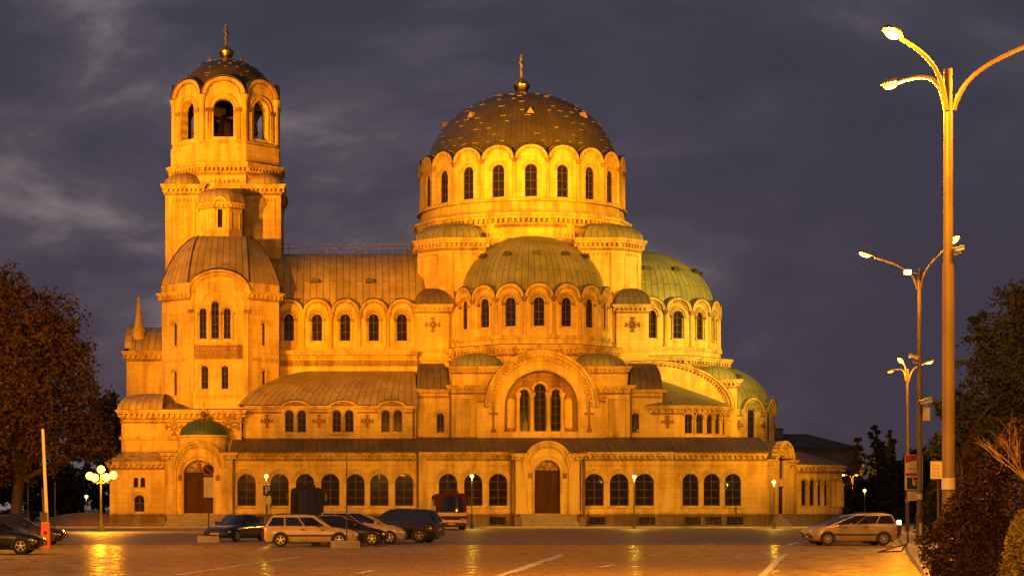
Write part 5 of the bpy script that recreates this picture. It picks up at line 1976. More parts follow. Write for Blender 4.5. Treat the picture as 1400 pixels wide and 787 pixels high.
# ================================================================== lamps
noise_mat('lamp_steel', (0.034, 0.021, 0.008), (0.072, 0.046, 0.017), 2.2, stretch=(1, 1, 0.35), rough=0.55, spec=0.4)
noise_mat('cast_iron', (0.05, 0.05, 0.045), (0.08, 0.078, 0.07), 3.0, 0.5)
noise_mat('grey_plastic', (0.30, 0.28, 0.25), (0.36, 0.33, 0.30), 3.0, 0.5)
emit_mat('sodium_lens', (1.0, 0.40, 0.05), 14)
emit_mat('sodium_lens_dim', (1.0, 0.38, 0.03), 4)
emit_mat('sodium_globe', (1.0, 0.42, 0.045), 9)
emit_mat('mercury_globe', (1.0, 0.88, 0.25), 5)
emit_mat('white_lens', (1.0, 0.85, 0.6), 18)
emit_mat('green_lens', (0.75, 1.0, 0.35), 7)


def lamp_light(parent, loc, power, color, radius=0.12, spot=None):
    d = bpy.data.lights.new('lamp_light', 'SPOT' if spot else 'POINT')
    d.energy = power
    d.color = color
    d.shadow_soft_size = radius
    if spot:
        d.spot_size = R(spot)
        d.spot_blend = 1.0
    o = bpy.data.objects.new('lamp_light', d)
    C.objects.link(o)
    o.parent = parent
    o.location = loc
    return o


def lamp_head(t, p, dirv, L, lens, power, color, tilt=0.0, droop=0.0):
    """Cobra-head luminaire: shell above, lens below, light under it."""
    az = math.atan2(dirv[1], dirv[0])
    M = T(*p) @ RZ(az) @ Matrix.Rotation(-droop, 4, 'Y')
    b = MB()
    prof = [(0.0, 0.045, 0.05), (0.15, 0.10, 0.085), (0.4, 0.16, 0.11), (0.7, 0.15, 0.10), (0.85, 0.05, 0.05)]
    rings = []
    for (x, w, h) in prof:
        x *= L / 0.85
        rings.append([(x, w * math.cos(2 * PI * i / 12), 0.02 + h * math.sin(2 * PI * i / 12) * (1.0 if math.sin(2 * PI * i / 12) > 0 else 0.25)) for i in range(12)])
    b.loft(rings, 'lamp_steel', M, closed=True, cap=True)
    h = b.build('lamp_head', t, smooth=50)
    b = MB()
    rings = []
    for k in range(5):
        tt = PI / 2 * k / 4
        rings.append([(L * 0.55 + L * 0.34 * math.cos(tt) * math.cos(2 * PI * i / 14), 0.135 * math.cos(tt) * math.sin(2 * PI * i / 14), -0.01 - 0.10 * math.sin(tt)) for i in range(14)])
    b.loft(rings, lens, M, closed=True, cap=True)
    b.build('lens', h, smooth=60)
    if power:
        q = M @ Vector((L * 0.55, 0, -0.32))
        lamp_light(t, q, power, color, 0.12)


def street_lamp(label, x, y, h, r, arms, power, group=None, sleeve=True):
    t = thing('street_lamp', label, 'street lamp', (x, y, 0.12), 0, group)
    b = MB()
    b.tube([(0, 0, -0.2), (0, 0, 1.3), (0, 0, 1.32), (0, 0, h * 0.62), (0, 0, h * 0.625), (0, 0, h)], [r * 1.15, r * 1.15, r, r * 0.92, r * 0.78, r * 0.7], 'lamp_steel', 16)
    b.lathe([(r * 1.3, 1.25), (r * 1.3, 1.4)], 16, 'lamp_steel')
    b.lathe([(r * 1.06, 2.0), (r * 1.06, 2.25)], 16, 'grey_plastic')
    b.lathe([(r * 2, -0.1), (r * 2, 0.04), (r * 1.2, 0.09)], 12, 'lamp_steel')
    b.build('pole', t, smooth=50)
    ab = MB()
    ab.box(-0.06, 0.06, -r * 1.15 - 0.012, -r * 0.8, 0.45, 0.95, 'grey_plastic')
    ab.build('access_door', t)
    for (dx, dy, dz, lens, on) in arms:
        v = Vector((dx, dy, 0))
        u = v.normalized()
        s = Vector((0, 0, h - 0.9)) + u * r * 0.8
        e = Vector((dx, dy, h + dz))
        c1 = Vector((0, 0, h - 0.15)) + u * r * 2.2
        c2 = Vector((0, 0, h + 0.12)) + u * (v.length * 0.3)
        pts = []
        for k in range(13):
            q = k / 12
            pts.append(s * (1 - q) ** 3 + c1 * 3 * q * (1 - q) ** 2 + c2 * 3 * q * q * (1 - q) + e * q ** 3)
        ab = MB()
        ab.tube(pts, [r * 0.42] * 4 + [r * 0.36] * 9, 'lamp_steel', 10)
        ab.build('arm', t, smooth=60)
        slope = math.atan2((pts[-1] - pts[-2]).z, (pts[-1] - pts[-2]).xy.length)
        lamp_head(t, e, u, 0.75, lens, power if on else 0, (1.0, 0.35, 0.012), droop=slope)
    return t


GL = 'street lamps along the right-hand footpath'
L1 = street_lamp('nearest and tallest street lamp pole with three curved arms, by the bushes', 13.28, 44.4, 11.1, 0.135,
                 [(-1.50, -1.75, 0.26, 'sodium_lens', 1), (-0.45, 2.3, 0.20, 'sodium_lens_dim', 1), (2.3, -0.5, 0.70, 'sodium_lens', 1)], 9500, GL)
L2 = street_lamp('second street lamp pole, beside the parking signs and camera boxes', 25.65, 90.0, 12.1, 0.12,
                 [(-1.95, 0.2, 0.55, 'sodium_lens', 1), (0.55, -2.6, 0.75, 'sodium_lens', 1)], 3600, GL)
L3 = street_lamp('third street lamp pole along the footpath, farthest of the tall ones', 39.35, 141.0, 11.2, 0.12,
                 [(-0.35, -0.3, 0.30, 'sodium_lens', 1), (1.15, 0.1, 0.35, 'sodium_lens', 1), (-0.6, 0.9, -0.02, 'sodium_lens_dim', 0)], 2600, GL)
L4 = street_lamp('short double-headed street lamp far down the street behind the silver minivan', WX(1166, 250), 250.0, 5.6, 0.11,
                 [(-0.85, -0.2, 0.12, 'sodium_lens', 1), (0.1, -0.8, 0.10, 'sodium_lens', 0)], 2500)
# lamp copies added out of view to light the foreground and left tree
for (x, y, rz, lab) in ((-13.0, 24.0, 150, 'added unseen street lamp on the near left, lighting the foreground'), (-24.5, 84.0, 170, 'added unseen street lamp beyond the left edge, lighting the tree and black cars'), (9.5, 16.0, 40, 'added unseen street lamp close beside the viewer, lighting the foreground')):
    c = copy_tree(L1)
    c.location = (x, y, 0.1)
    c.rotation_euler = (0, 0, R(rz))
    c['label'] = lab
# white work light and equipment on the second pole
b = MB()
M = T(-0.55, -0.12, 11.95)
b.box(-0.16, 0.16, -0.02, 0.16, -0.12, 0.12, 'cast_iron', M)
b.tube([(0.16, 0.1, 0), (0.5, 0.12, -0.05)], 0.025, 'lamp_steel', 6, M)
fl = b.build('floodlight', L2)
b = MB()
b.box(-0.13, 0.13, -0.035, -0.021, -0.09, 0.09, 'white_lens', M)
b.build('lens', fl)


def cctv(parent, x, z, s, ang, box=True):
    b = MB()
    M = T(x, -0.1, z) @ RZ(ang) @ Matrix.Rotation(R(14), 4, 'Y')
    b.box(-0.26 * s, 0.26 * s, -0.1 * s, 0.1 * s, -0.09 * s, 0.09 * s, 'grey_plastic', M)
    b.box(-0.30 * s, 0.32 * s, -0.125 * s, 0.125 * s, 0.092 * s, 0.115 * s, 'grey_plastic', M)
    b.tube([(0, 0, -0.1 * s), (0, 0.0, -0.25 * s)], 0.03, 'grey_plastic', 6, M)
    if box:
        b.box(x - 0.16 * s, x + 0.16 * s, -0.12, 0.1, z - 0.85 * s, z - 0.28 * s, 'grey_plastic')
    b.box(min(0, x), max(0, x), -0.03, 0.03, z - 0.3 * s, z - 0.22 * s, 'grey_plastic')
    b.build('camera_box', parent)


cctv(L2, -0.27, 8.22, 0.85, R(30), False)
cctv(L2, 0.27, 6.3, 1.0, R(-150), True)
cctv(L1, 0.2, 7.2, 0.42, R(200), False)


def lantern(label, x, y, h, lens, power, color, group=None, gr=0.17):
    """Park lamp: cast post, collar and round glass."""
    t = thing('park_lamp', label, 'lamp', (x, y, 0.1), 0, group)
    b = MB()
    b.lathe([(0.16, -0.1), (0.16, 0.25), (0.09, 0.4), (0.07, 0.9), (0.055, 1.0), (0.045, h - 0.45), (0.08, h - 0.38), (0.05, h - 0.3), (0.11, h - 0.2), (0.11, h - 0.17)], 12, 'cast_iron')
    b.build('post', t, smooth=50)
    b = MB()
    b.ball((0, 0, h), gr, lens, n=16, m=10)
    b.build('globe', t, smooth=80)
    b = MB()
    b.lathe([(gr * 0.95, h + gr * 0.45), (gr * 0.7, h + gr * 0.85), (0.05, h + gr * 1.15), (0.01, h + gr * 1.5)], 12, 'cast_iron')
    b.build('cap', t, smooth=50)
    if power:
        lamp_light(t, (0, -gr - 0.12, h), power, color, 0.15)
    return t


MERC = (1.0, 0.62, 0.05)
GM = 'park lamps in front of the cathedral'
for px, py, lab in ((364, 650, 'lit park lamp above the P sign, left of the dark coach'), (645, 650, 'lit park lamp beside the white and red coach'),
                    (867, 651, 'lit park lamp right of the central porch steps'), (1058, 658, 'lit park lamp in front of the corner porch door')):
    d = 178.5
    lantern(lab, WX(px, d), d, WZ(py, d) - 0.1, 'mercury_globe', 650, MERC, GM)
d = 205.0
lantern('small lit park lamp on the far left beside the soil bank', WX(118, d), d, WZ(678, d) - 0.1, 'mercury_globe', 200, MERC)
d = 226.0
lantern('small lit park lamp behind the silver minivan, under the trees', WX(1182, d), d, WZ(671, d), 'mercury_globe', 260, (1.0, 0.6, 0.1))
t = thing('park_lamp', 'unlit lamp post with small hood left of the silver minivan', 'lamp', (WX(1146, 200), 200, 0.1))
b = MB()
b.lathe([(0.12, -0.1), (0.12, 0.2), (0.06, 0.35), (0.05, 4.0)], 10, 'lamp_steel')
b.build('post', t)
b = MB()
b.lathe([(0.07, 3.95), (0.3, 4.05), (0.34, 4.2), (0.2, 4.38), (0.02, 4.42)], 14, 'grey_plastic')
b.build('lamp_hood', t, smooth=50)

# five-globe candelabrum on the left
d = 152.0
cx_, cz_ = WX(138, d), WZ(650, d)
t = thing('candelabrum_lamp', 'bright orange lamp post with a cluster of five globes, left of the cathedral', 'lamp', (cx_, d, 0.0))
b = MB()
b.lathe([(0.28, -0.05), (0.28, 0.3), (0.15, 0.5), (0.09, 1.2), (0.07, cz_ - 0.5), (0.12, cz_ - 0.4), (0.06, cz_ - 0.2), (0.05, cz_ + 0.35)], 14, 'cast_iron')
b.build('post', t, smooth=50)
gl = [(0, 0, 0.48), (-0.85, 0.1, 0.0), (0.9, 0.1, 0.05), (-0.4, -0.5, -0.15), (0.45, -0.5, -0.12)]
for (x, y, z) in gl:
    if x:
        b = MB()
        b.tube([(0, 0, cz_ - 0.45), (x * 0.6, y * 0.6, cz_ - 0.55 + z * 0.3), (x, y, cz_ + z - 0.28)], 0.035, 'cast_iron', 7)
        b.build('arm', t, smooth=60)
    b = MB()
    b.ball((x, y, cz_ + z), 0.29, 'sodium_globe', n=16, m=10)
    b.build('globe', t, smooth=80)
lamp_light(t, (0.0, -0.9, cz_ + 0.1), 4200, (1.0, 0.36, 0.012), 0.4)
lamp_light(t, (0.95, 0.6, cz_ + 0.35), 2500, (1.0, 0.36, 0.012), 0.3)

# bare posts in the dark park on the left
for px, lab in ((38, 'thin bare post in the dark park behind the black cars'), (75, 'thin bare post in the dark park right of the barrier')):
    d = 158.0
    t = thing('metal_post', lab, 'post', (WX(px, d), d, 0), 0, 'bare posts in the park')
    b = MB()
    b.tube([(0, 0, -0.1), (0, 0, 3.7)], [0.05, 0.04], 'lamp_steel', 8)
    b.lathe([(0.09, 0), (0.09, 0.12), (0.05, 0.16)], 8, 'lamp_steel')
    b.ball((0, 0, 3.72), 0.05, 'lamp_steel', n=8, m=6)
    b.build('post_shaft', t)
d = 118.0
t = thing('bollard_light', 'small greenish bollard light behind the silver minivan', 'lamp', (WX(1229, d), d, 0.1))
b = MB()
b.lathe([(0.13, -0.1), (0.13, 0.68), (0.11, 0.7)], 12, 'cast_iron')
b.lathe([(0.15, 0.93), (0.15, 0.98), (0.02, 1.02)], 12, 'cast_iron')
b.build('post', t)
b = MB()
b.lathe([(0.12, 0.7), (0.12, 0.93)], 12, 'green_lens')
b.build('lens', t)

# ================================================================== signs, barrier, blocks
noise_mat('sign_white', (0.42, 0.38, 0.30), (0.34, 0.30, 0.23), 3.0, 0.45)
noise_mat('sign_blue', (0.012, 0.022, 0.10), (0.015, 0.028, 0.13), 3.0, 0.6, spec=0.1)
noise_mat('sign_red', (0.24, 0.014, 0.012), (0.18, 0.012, 0.01), 3.0, 0.4)
noise_mat('sign_grey', (0.30, 0.28, 0.25), (0.25, 0.23, 0.20), 3.0, 0.5)
noise_mat('sign_black', (0.02, 0.02, 0.02), (0.03, 0.03, 0.03), 3.0, 0.5)
noise_mat('concrete', (0.36, 0.31, 0.25), (0.26, 0.22, 0.17), 2.5, 0.85, bump=0.3)
noise_mat('barrier_orange', (0.62, 0.13, 0.02), (0.52, 0.11, 0.02), 2.0, 0.45)
noise_mat('barrier_white', (0.70, 0.66, 0.58), (0.60, 0.55, 0.46), 2.0, 0.5)


def disc(b, x, z, r, y, th, mat, n=24):
    b.lathe([(0.001, 0), (r, 0), (r, th), (0.001, th)], n, mat, T(x, y, z) @ Matrix.Rotation(R(90), 4, 'X'))


def text_mesh(body, size, mat, parent, name, loc):
    """Sign lettering as a solid mesh, facing the square."""
    cu = bpy.data.curves.new('lettering', 'FONT')
    cu.body = body
    cu.size = size
    cu.extrude = 0.004
    cu.align_x = 'CENTER'
    cu.align_y = 'CENTER'
    o = bpy.data.objects.new('lettering', cu)
    C.objects.link(o)
    dg = bpy.context.evaluated_depsgraph_get()
    me = bpy.data.meshes.new_from_object(o.evaluated_get(dg))
    bpy.data.objects.remove(o)
    me.materials.clear()
    me.materials.append(MATS[mat])
    r = bpy.data.objects.new(name, me)
    C.objects.link(r)
    r.parent = parent
    r.location = loc
    r.rotation_euler = (R(90), 0, 0)
    return r


def post_part(t, h, r=0.035, x=0, y=0.05):
    b = MB()
    b.tube([(x, y, -0.05), (x, y, h)], r, 'lamp_steel', 10)
    return b.build('post', t, smooth=60)


# no-parking sign on a concrete foot
d = 104.0
t = thing('no_parking_sign', 'round blue and red no parking sign with plate on a low concrete block', 'sign', (WX(285, d), d, 0))
post_part(t, 4.05)
b = MB()
b.box(-0.55, 0.55, -0.28, 0.32, -0.02, 0.3, 'concrete')
b.box(-0.5, 0.5, -0.24, 0.28, 0.3, 0.325, 'concrete')
b.build('concrete_foot', t)
b = MB()
disc(b, 0, 3.68, 0.31, 0, 0.02, 'sign_red')
disc(b, 0, 3.68, 0.24, -0.012, 0.012, 'sign_blue')
b.box(-0.26, 0.26, -0.036, -0.026, -0.032, 0.032, 'sign_red', T(0, 0, 3.68) @ Matrix.Rotation(R(45), 4, 'Y'))
b.build('sign_disc', t)
b = MB()
b.box(-0.24, 0.24, -0.02, 0.0, 2.28, 3.3, 'sign_white')
for k in range(6):
    b.box(-0.18, 0.18 - 0.06 * (k % 3), -0.024, -0.021, 2.42 + 0.14 * k, 2.46 + 0.14 * k, 'sign_grey')
b.build('sign_plate', t)

# blue P sign
d = 176.0
t = thing('parking_sign', 'small blue P parking sign on a post in front of the gallery windows', 'sign', (WX(365.5, d), d, 0))
post_part(t, WZ(663, d))
b = MB()
b.box(-0.37, 0.37, -0.03, 0.0, WZ(677, d), WZ(663.5, d), 'sign_blue')
b.box(-0.33, 0.33, -0.02, 0.0, WZ(688, d), WZ(679, d), 'sign_grey')
b.build('sign_plate', t)
text_mesh('P', 0.86, 'sign_white', t, 'lettering', (0, -0.034, (WZ(677, d) + WZ(663.5, d)) / 2))

# concrete block with a bare sign post
d = 89.6
t = thing('concrete_block', 'pale concrete block with a slim post in front of the gold estate car', 'block', (WX(472, d), d, 0))
b = MB()
rg = [[(sx * w, sy * w2, z) for sx, sy in ((-1, -1), (1, -1), (1, 1), (-1, 1))] for (w, w2, z) in ((0.64, 0.3, -0.02), (0.64, 0.3, 0.26), (0.60, 0.26, 0.31))]
b.loft(rg, 'concrete', closed=True, cap=True)
b.build('block_body', t)
post_part(t, WZ(622, d), 0.03, 0.06, 0)
b = MB()
b.box(0.045, 0.065, -0.25, 0.25, WZ(640, d), WZ(624, d), 'sign_grey')
b.build('sign_plate', t)

# parking boards by the second lamp pole
d = 90.6
t = thing('parking_board', 'stack of red, blue wheelchair and small plates on two posts beside the second lamp pole', 'sign', (WX(1250, d), d, 0.12))
for x in (-0.28, 0.2):
    post_part(t, WZ(626, d), 0.04, x)
zt = WZ(621, d) - 0.12
b = MB()
b.box(-0.42, 0.36, -0.03, 0.0, WZ(651, d) - 0.12, zt, 'sign_white')
b.add([(-0.40, -0.035, zt - 0.38), (0.0, -0.035, zt - 0.26), (0.34, -0.035, zt - 0.34), (0.34, -0.035, zt - 0.02), (-0.40, -0.035, zt - 0.02)], [(0, 1, 2, 3, 4)], 'sign_red')
b.box(-0.40, 0.34, -0.036, -0.031, WZ(650, d) - 0.12, WZ(646, d) - 0.12, 'sign_red')
for k in range(5):
    b.box(-0.33 + 0.13 * k, -0.24 + 0.13 * k, -0.037, -0.031, zt - 0.66, zt - 0.60, 'sign_red')
    b.box(-0.33 + 0.13 * k, -0.26 + 0.13 * k, -0.037, -0.031, zt - 0.54, zt - 0.49, 'sign_grey')
b.build('red_board', t)
zc = WZ(660, d) - 0.12
b = MB()
b.box(-0.42, 0.36, -0.028, 0.0, zc - 0.30, zc + 0.30, 'sign_white')
b.box(-0.34, 0.34, -0.034, -0.029, zc - 0.26, zc + 0.26, 'sign_blue')
# wheelchair symbol
W_ = T(0.0, 0, zc)
b.ring(-0.02, -0.06, 0.10, 0.135, -0.04, -0.035, 0, 'sign_white', W_ @ Matrix.Rotation(PI, 4, 'Y') @ T(0, 0, 0), 12)
b.ring(0.02, -0.06, 0.10, 0.135, -0.04, -0.035, 0, 'sign_white', W_ @ T(-0.02, 0, 0) @ Matrix.Rotation(R(-70), 4, 'Y'), 10)
disc(b, -0.07, zc + 0.19, 0.038, -0.036, 0.005, 'sign_white', 12)
for (p, q, w) in (((-0.07, 0.14), (-0.05, -0.02), 0.022), ((-0.05, -0.02), (0.09, -0.03), 0.02), ((0.09, -0.03), (0.15, -0.17), 0.02), ((-0.06, 0.07), (0.05, 0.06), 0.016), ((0.15, -0.17), (0.2, -0.15), 0.018)):
    b.tube([(p[0], -0.038, zc + p[1]), (q[0], -0.038, zc + q[1])], w, 'sign_white', 6)
b.build('wheelchair_plate', t)
b = MB()
z0, z1 = WZ(684, d) - 0.12, WZ(671, d) - 0.12
b.box(-0.30, 0.30, -0.025, 0.0, z0, z1, 'sign_white')
for k in range(3):
    b.box(-0.24, 0.24 - 0.08 * k, -0.03, -0.026, z0 + 0.08 + 0.11 * k, z0 + 0.12 + 0.11 * k, 'sign_grey')
b.build('lower_plate', t)

# small notice strapped to the nearest pole
d = 45.6
t = thing('notice_board', 'small pale notice on the left side of the nearest lamp pole', 'sign', (WX(1280, d), d, 0.1))
post_part(t, WZ(631, d) - 0.1, 0.025, 0.06)
b = MB()
b.box(-0.13, 0.13, -0.02, 0.0, WZ(654, d) - 0.1, WZ(630, d) - 0.1, 'sign_white')
for k in range(4):
    b.box(-0.10, 0.09 - 0.03 * (k % 2), -0.024, -0.021, WZ(650, d) - 0.1 + 0.075 * k, WZ(650, d) - 0.08 + 0.075 * k, 'sign_grey')
b.build('sign_plate', t)

# raised car-park barrier
d = 90.0
t = thing('barrier', 'raised car park barrier with orange cabinet and long pale arm', 'barrier', (WX(62.5, d), d, 0))
b = MB()
rg = [[(sx * w, sy * w, z) for sx, sy in ((-1, -1), (1, -1), (1, 1), (-1, 1))] for (w, z) in ((0.21, 0), (0.2, 0.02), (0.18, 1.06), (0.15, 1.12))]
b.loft(rg, 'barrier_orange', closed=True, cap=True)
b.box(-0.06, 0.06, -0.2, -0.17, 0.58, 0.72, 'sign_black')
b.build('cabinet', t)
b = MB()
tilt = -0.045
b.loft([[(sx * w - 0.0 + tilt * (z - 1.0), sy * 0.035 - 0.0, z) for sx, sy in ((-1, -1), (1, -1), (1, 1), (-1, 1))] for (w, z) in ((0.075, 0.85), (0.07, 2.5), (0.055, 5.2))], 'barrier_white', T(0.06, 0, 0), closed=True, cap=True)
b.build('arm', t)
b = MB()
b.box(-0.24, 0.05, -0.1, 0.12, 1.13, 1.55, 'cast_iron')
b.tube([(-0.08, 0, 1.5), (-0.16, 0, 2.6)], [0.05, 0.02], 'cast_iron', 7)
b.build('counterweight', t)

# low folding tube barrier lying by the kerb
t = thing('tube_barrier', 'low dark metal tube barrier lying beside the kerb', 'barrier', (WX(1222, 79), 79, 0))
b = MB()
b.tube([(-0.75, -0.4, 0.05), (0.55, 0.9, 0.05)], 0.03, 'cast_iron', 7)
b.tube([(-0.6, -0.2, 0.06), (0.5, 0.1, 0.34), (0.62, 0.3, 0.05)], 0.03, 'cast_iron', 7)
b.tube([(0.5, 0.1, 0.34), (0.55, 0.9, 0.05)], 0.03, 'cast_iron', 7)
b.build('tube_frame', t, smooth=60)

# ================================================================== vehicles
def paint(name, c, rough=0.28, metal=0.0):
    m, n, l, b = principled(name, c, rough, metal, 0.5)
    b.inputs['Coat Weight'].default_value = 0.6
    b.inputs['Coat Roughness'].default_value = 0.08
    tc = n.new('ShaderNodeTexCoord')
    nz = n.new('ShaderNodeTexNoise')
    nz.inputs['Scale'].default_value = 2.2
    nz.inputs['Detail'].default_value = 6
    l.new(tc.outputs['Object'], nz.inputs['Vector'])
    cr = n.new('ShaderNodeValToRGB')
    cr.color_ramp.elements[0].color = (*[k * 0.78 for k in c], 1)
    cr.color_ramp.elements[1].color = (*c, 1)
    cr.color_ramp.elements[0].position = 0.3
    cr.color_ramp.elements[1].position = 0.6
    l.new(nz.outputs['Fac'], cr.inputs['Fac'])
    l.new(cr.outputs['Color'], b.inputs['Base Color'])


paint('paint_champagne', (0.55, 0.40, 0.17), 0.35, 0.1)
paint('paint_silver', (0.46, 0.36, 0.22), 0.32, 0.2)
paint('paint_grey', (0.36, 0.27, 0.15), 0.35, 0.2)
paint('paint_black', (0.012, 0.011, 0.011), 0.22)
paint('paint_navy', (0.014, 0.014, 0.02), 0.22)
paint('paint_white', (0.66, 0.63, 0.58), 0.3)
paint('paint_red', (0.10, 0.006, 0.004), 0.3)
noise_mat('coach_black', (0.007, 0.006, 0.006), (0.012, 0.010, 0.009), 3, 0.7, spec=0.1)
noise_mat('coach_red', (0.06, 0.004, 0.003), (0.045, 0.003, 0.002), 2, 0.6, spec=0.15)
noise_mat('coach_white', (0.50, 0.42, 0.30), (0.40, 0.33, 0.23), 2, 0.55, spec=0.2)
principled('car_glass', (0.010, 0.009, 0.008), 0.04, 0, 0.9)
noise_mat('tyre_rubber', (0.014, 0.013, 0.012), (0.022, 0.02, 0.019), 8, 0.85)
noise_mat('black_plastic', (0.018, 0.017, 0.016), (0.028, 0.026, 0.024), 5, 0.6)
noise_mat('alloy', (0.58, 0.55, 0.50), (0.48, 0.45, 0.41), 5, 0.3, 0.7)
principled('headlight_glass', (0.40, 0.33, 0.22), 0.08, 0.4, 0.9)
principled('tail_glass', (0.12, 0.006, 0.004), 0.12, 0, 0.8)
principled('plate_white', (0.34, 0.29, 0.20), 0.5)


def lerp(a, b, t):
    return a + (b - a) * t


def curve(pts, x):
    if x <= pts[0][0]:
        return pts[0][1]
    for (a, b) in zip(pts, pts[1:]):
        if x <= b[0]:
            return lerp(a[1], b[1], (x - a[0]) / (b[0] - a[0]))
    return pts[-1][1]


def wheel(t, x, y, r, side, spokes=5):
    b = MB()
    M = T(x, y, r) @ Matrix.Rotation(R(90), 4, 'X')
    w = 0.2
    b.lathe([(r * 0.62, -w / 2), (r * 0.93, -w / 2), (r, -w / 2 + 0.03), (r, w / 2 - 0.03), (r * 0.93, w / 2), (r * 0.62, w / 2)], 28, 'tyre_rubber', M)
    wo = b.build('wheel', t, smooth=40)
    b = MB()
    yo = -side * (w / 2 - 0.03)
    A = T(x, y - yo, r) @ Matrix.Rotation(R(90), 4, 'X')
    b.lathe([(r * 0.66, -0.03), (r * 0.66, 0.03), (r * 0.58, 0.03), (r * 0.58, -0.03), (r * 0.66, -0.03)], 26, 'alloy', A)
    b.lathe([(0.001, -0.035), (r * 0.17, -0.03), (r * 0.17, 0.035), (0.001, 0.04)], 14, 'alloy', A)
    b.lathe([(0.001, 0.0), (r * 0.6, 0.0)], 20, 'black_plastic', A @ T(0, 0, 0.02 * side))
    for k in range(spokes):
        a = 2 * PI * k / spokes + 0.3
        b.box(r * 0.1, r * 0.62, -r * 0.075, r * 0.075, -0.028, 0.028, 'alloy', A @ Matrix.Rotation(a, 4, 'Z'))
    b.build('rim', wo, smooth=40)


def car(name, label, x, y, yaw, L, W, H, pm, shape, group=None, rails=False, spokes=5, strip=True, cat='car'):
    """Front towards +x. shape holds the belt line, glasshouse corners and wheel stations as fractions of the length."""
    t = thing(name, label, cat, (x, y, 0.004), yaw, group)
    hw = W / 2
    X = lambda f: (f - 0.5) * L          # 0 = tail, 1 = nose
    belt = [(X(a), z) for a, z in shape['belt']]
    wr = shape.get('wr', 0.31)
    xw = [X(shape['wheels'][0]), X(shape['wheels'][1])]
    b = MB()
    st = sorted(set([0, .012, .04, .09, .16, .25, .35, .45, .55, .65, .75, .83, .9, .95, .98, 1.0] + [a for a, _ in shape['belt']]))
    rings = []
    for f in st:
        e0 = min(1, f / 0.09)
        e1 = min(1, (1 - f) / 0.14)
        w = hw * (0.80 + 0.20 * math.sin(e0 * PI / 2)) * (0.72 + 0.28 * math.sin(e1 * PI / 2))
        zb = 0.22 + 0.14 * (1 - min(1, f / 0.05)) + 0.10 * (1 - min(1, (1 - f) / 0.05))
        zt = curve(belt, X(f))
        zm = lerp(zb, zt, 0.55)
        half = [(w * 0.90, zb), (w * 0.985, zb + 0.10), (w, zm), (w * 0.985, lerp(zm, zt, 0.7)), (w * 0.93, zt - 0.015), (w * 0.82, zt + 0.012), (w * 0.4, zt + 0.035)]
        rings.append([(X(f), -p[0], p[1]) for p in half] + [(X(f), p[0], p[1]) for p in reversed(half)])
    b.loft(rings, pm, closed=True, cap=True)
    n = len(rings[0])
    b.add(rings[0], [tuple(range(n))], pm)
    # wheel arch linings: dark half-round recesses
    for wx in xw:
        for s in (-1, 1):
            A = T(wx, s * (hw + 0.004), wr) @ Matrix.Rotation(R(90), 4, 'X')
            pts = [((wr + 0.055) * math.cos(a), (wr + 0.055) * math.sin(a), 0) for a in [PI * i / 18 for i in range(19)]]
            pts += [(-(wr + 0.055), -0.10, 0), ((wr + 0.055), -0.10, 0)]
            b.add(pts, [tuple(range(len(pts)))], 'black_plastic', A)
    # underside
    b.box(X(0.06), X(0.94), -hw * 0.85, hw * 0.85, 0.17, 0.235, 'black_plastic')
    # glasshouse shell
    g = shape['glass']               # tail base, tail roof, nose roof, nose base (fractions)
    x0, x1, x2, x3 = [X(f) for f in g]
    zb0, zb3 = curve(belt, x0), curve(belt, x3)
    zr = H
    wb, wt = hw * 0.915, hw * 0.70
    def shell(f):
        # f 0..1 from belt to roof
        k = f
        return lerp(wb, wt + 0.06, k)
    ring_lo = [(x0, -wb, zb0 - 0.02), (lerp(x0, x3, .33), -wb, curve(belt, lerp(x0, x3, .33)) - 0.02), (lerp(x0, x3, .7), -wb, curve(belt, lerp(x0, x3, .7)) - 0.02), (x3, -wb * 0.86, zb3 - 0.02),
               (x3 + 0.06, 0, zb3 - 0.02), (x3, wb * 0.86, zb3 - 0.02), (lerp(x0, x3, .7), wb, curve(belt, lerp(x0, x3, .7)) - 0.02), (lerp(x0, x3, .33), wb, curve(belt, lerp(x0, x3, .33)) - 0.02), (x0, wb, zb0 - 0.02), (x0 - 0.03, 0, zb0 - 0.02)]
    def top(w, z, ins):
        return [(x1 + ins, -w, z - 0.02), (lerp(x1, x2, .4), -w, z), (lerp(x1, x2, .8), -w, z), (x2 - ins, -w * 0.94, z - 0.02), (x2 - ins + 0.05, 0, z - 0.01), (x2 - ins, w * 0.94, z - 0.02), (lerp(x1, x2, .8), w, z), (lerp(x1, x2, .4), w, z), (x1 + ins, w, z - 0.02), (x1 + ins - 0.02, 0, z - 0.01)]
    r1 = top(wt + 0.06, zr - 0.09, 0.0)
    r2 = top(wt, zr - 0.025, 0.10)
    r3 = top(wt * 0.5, zr, 0.35)
    b.loft([ring_lo, r1, r2, r3], pm, closed=True, cap=True)
    if strip:
        zz = 0.47
        for s in (-1, 1):
            b.box(X(0.13), X(0.88), min(s * hw * 0.97, s * (hw + 0.012)), max(s * hw * 0.97, s * (hw + 0.012)), zz, zz + 0.07, 'black_plastic')
    if rails:
        for s in (-1, 1):
            b.tube([(x1 + 0.2, s * wt * 0.93, zr - 0.02), (x1 + 0.3, s * wt * 0.93, zr + 0.03), (x2 - 0.35, s * wt * 0.93, zr + 0.03), (x2 - 0.2, s * wt * 0.93, zr - 0.02)], 0.018, 'black_plastic', 6)
    b.build('body', t, smooth=42)
    # panes
    def pane(nm, pts):
        q = MB()
        q.add(pts, [(0, 1, 2, 3)], 'car_glass')
        q.build(nm, t)
    ztop = zr - 0.105
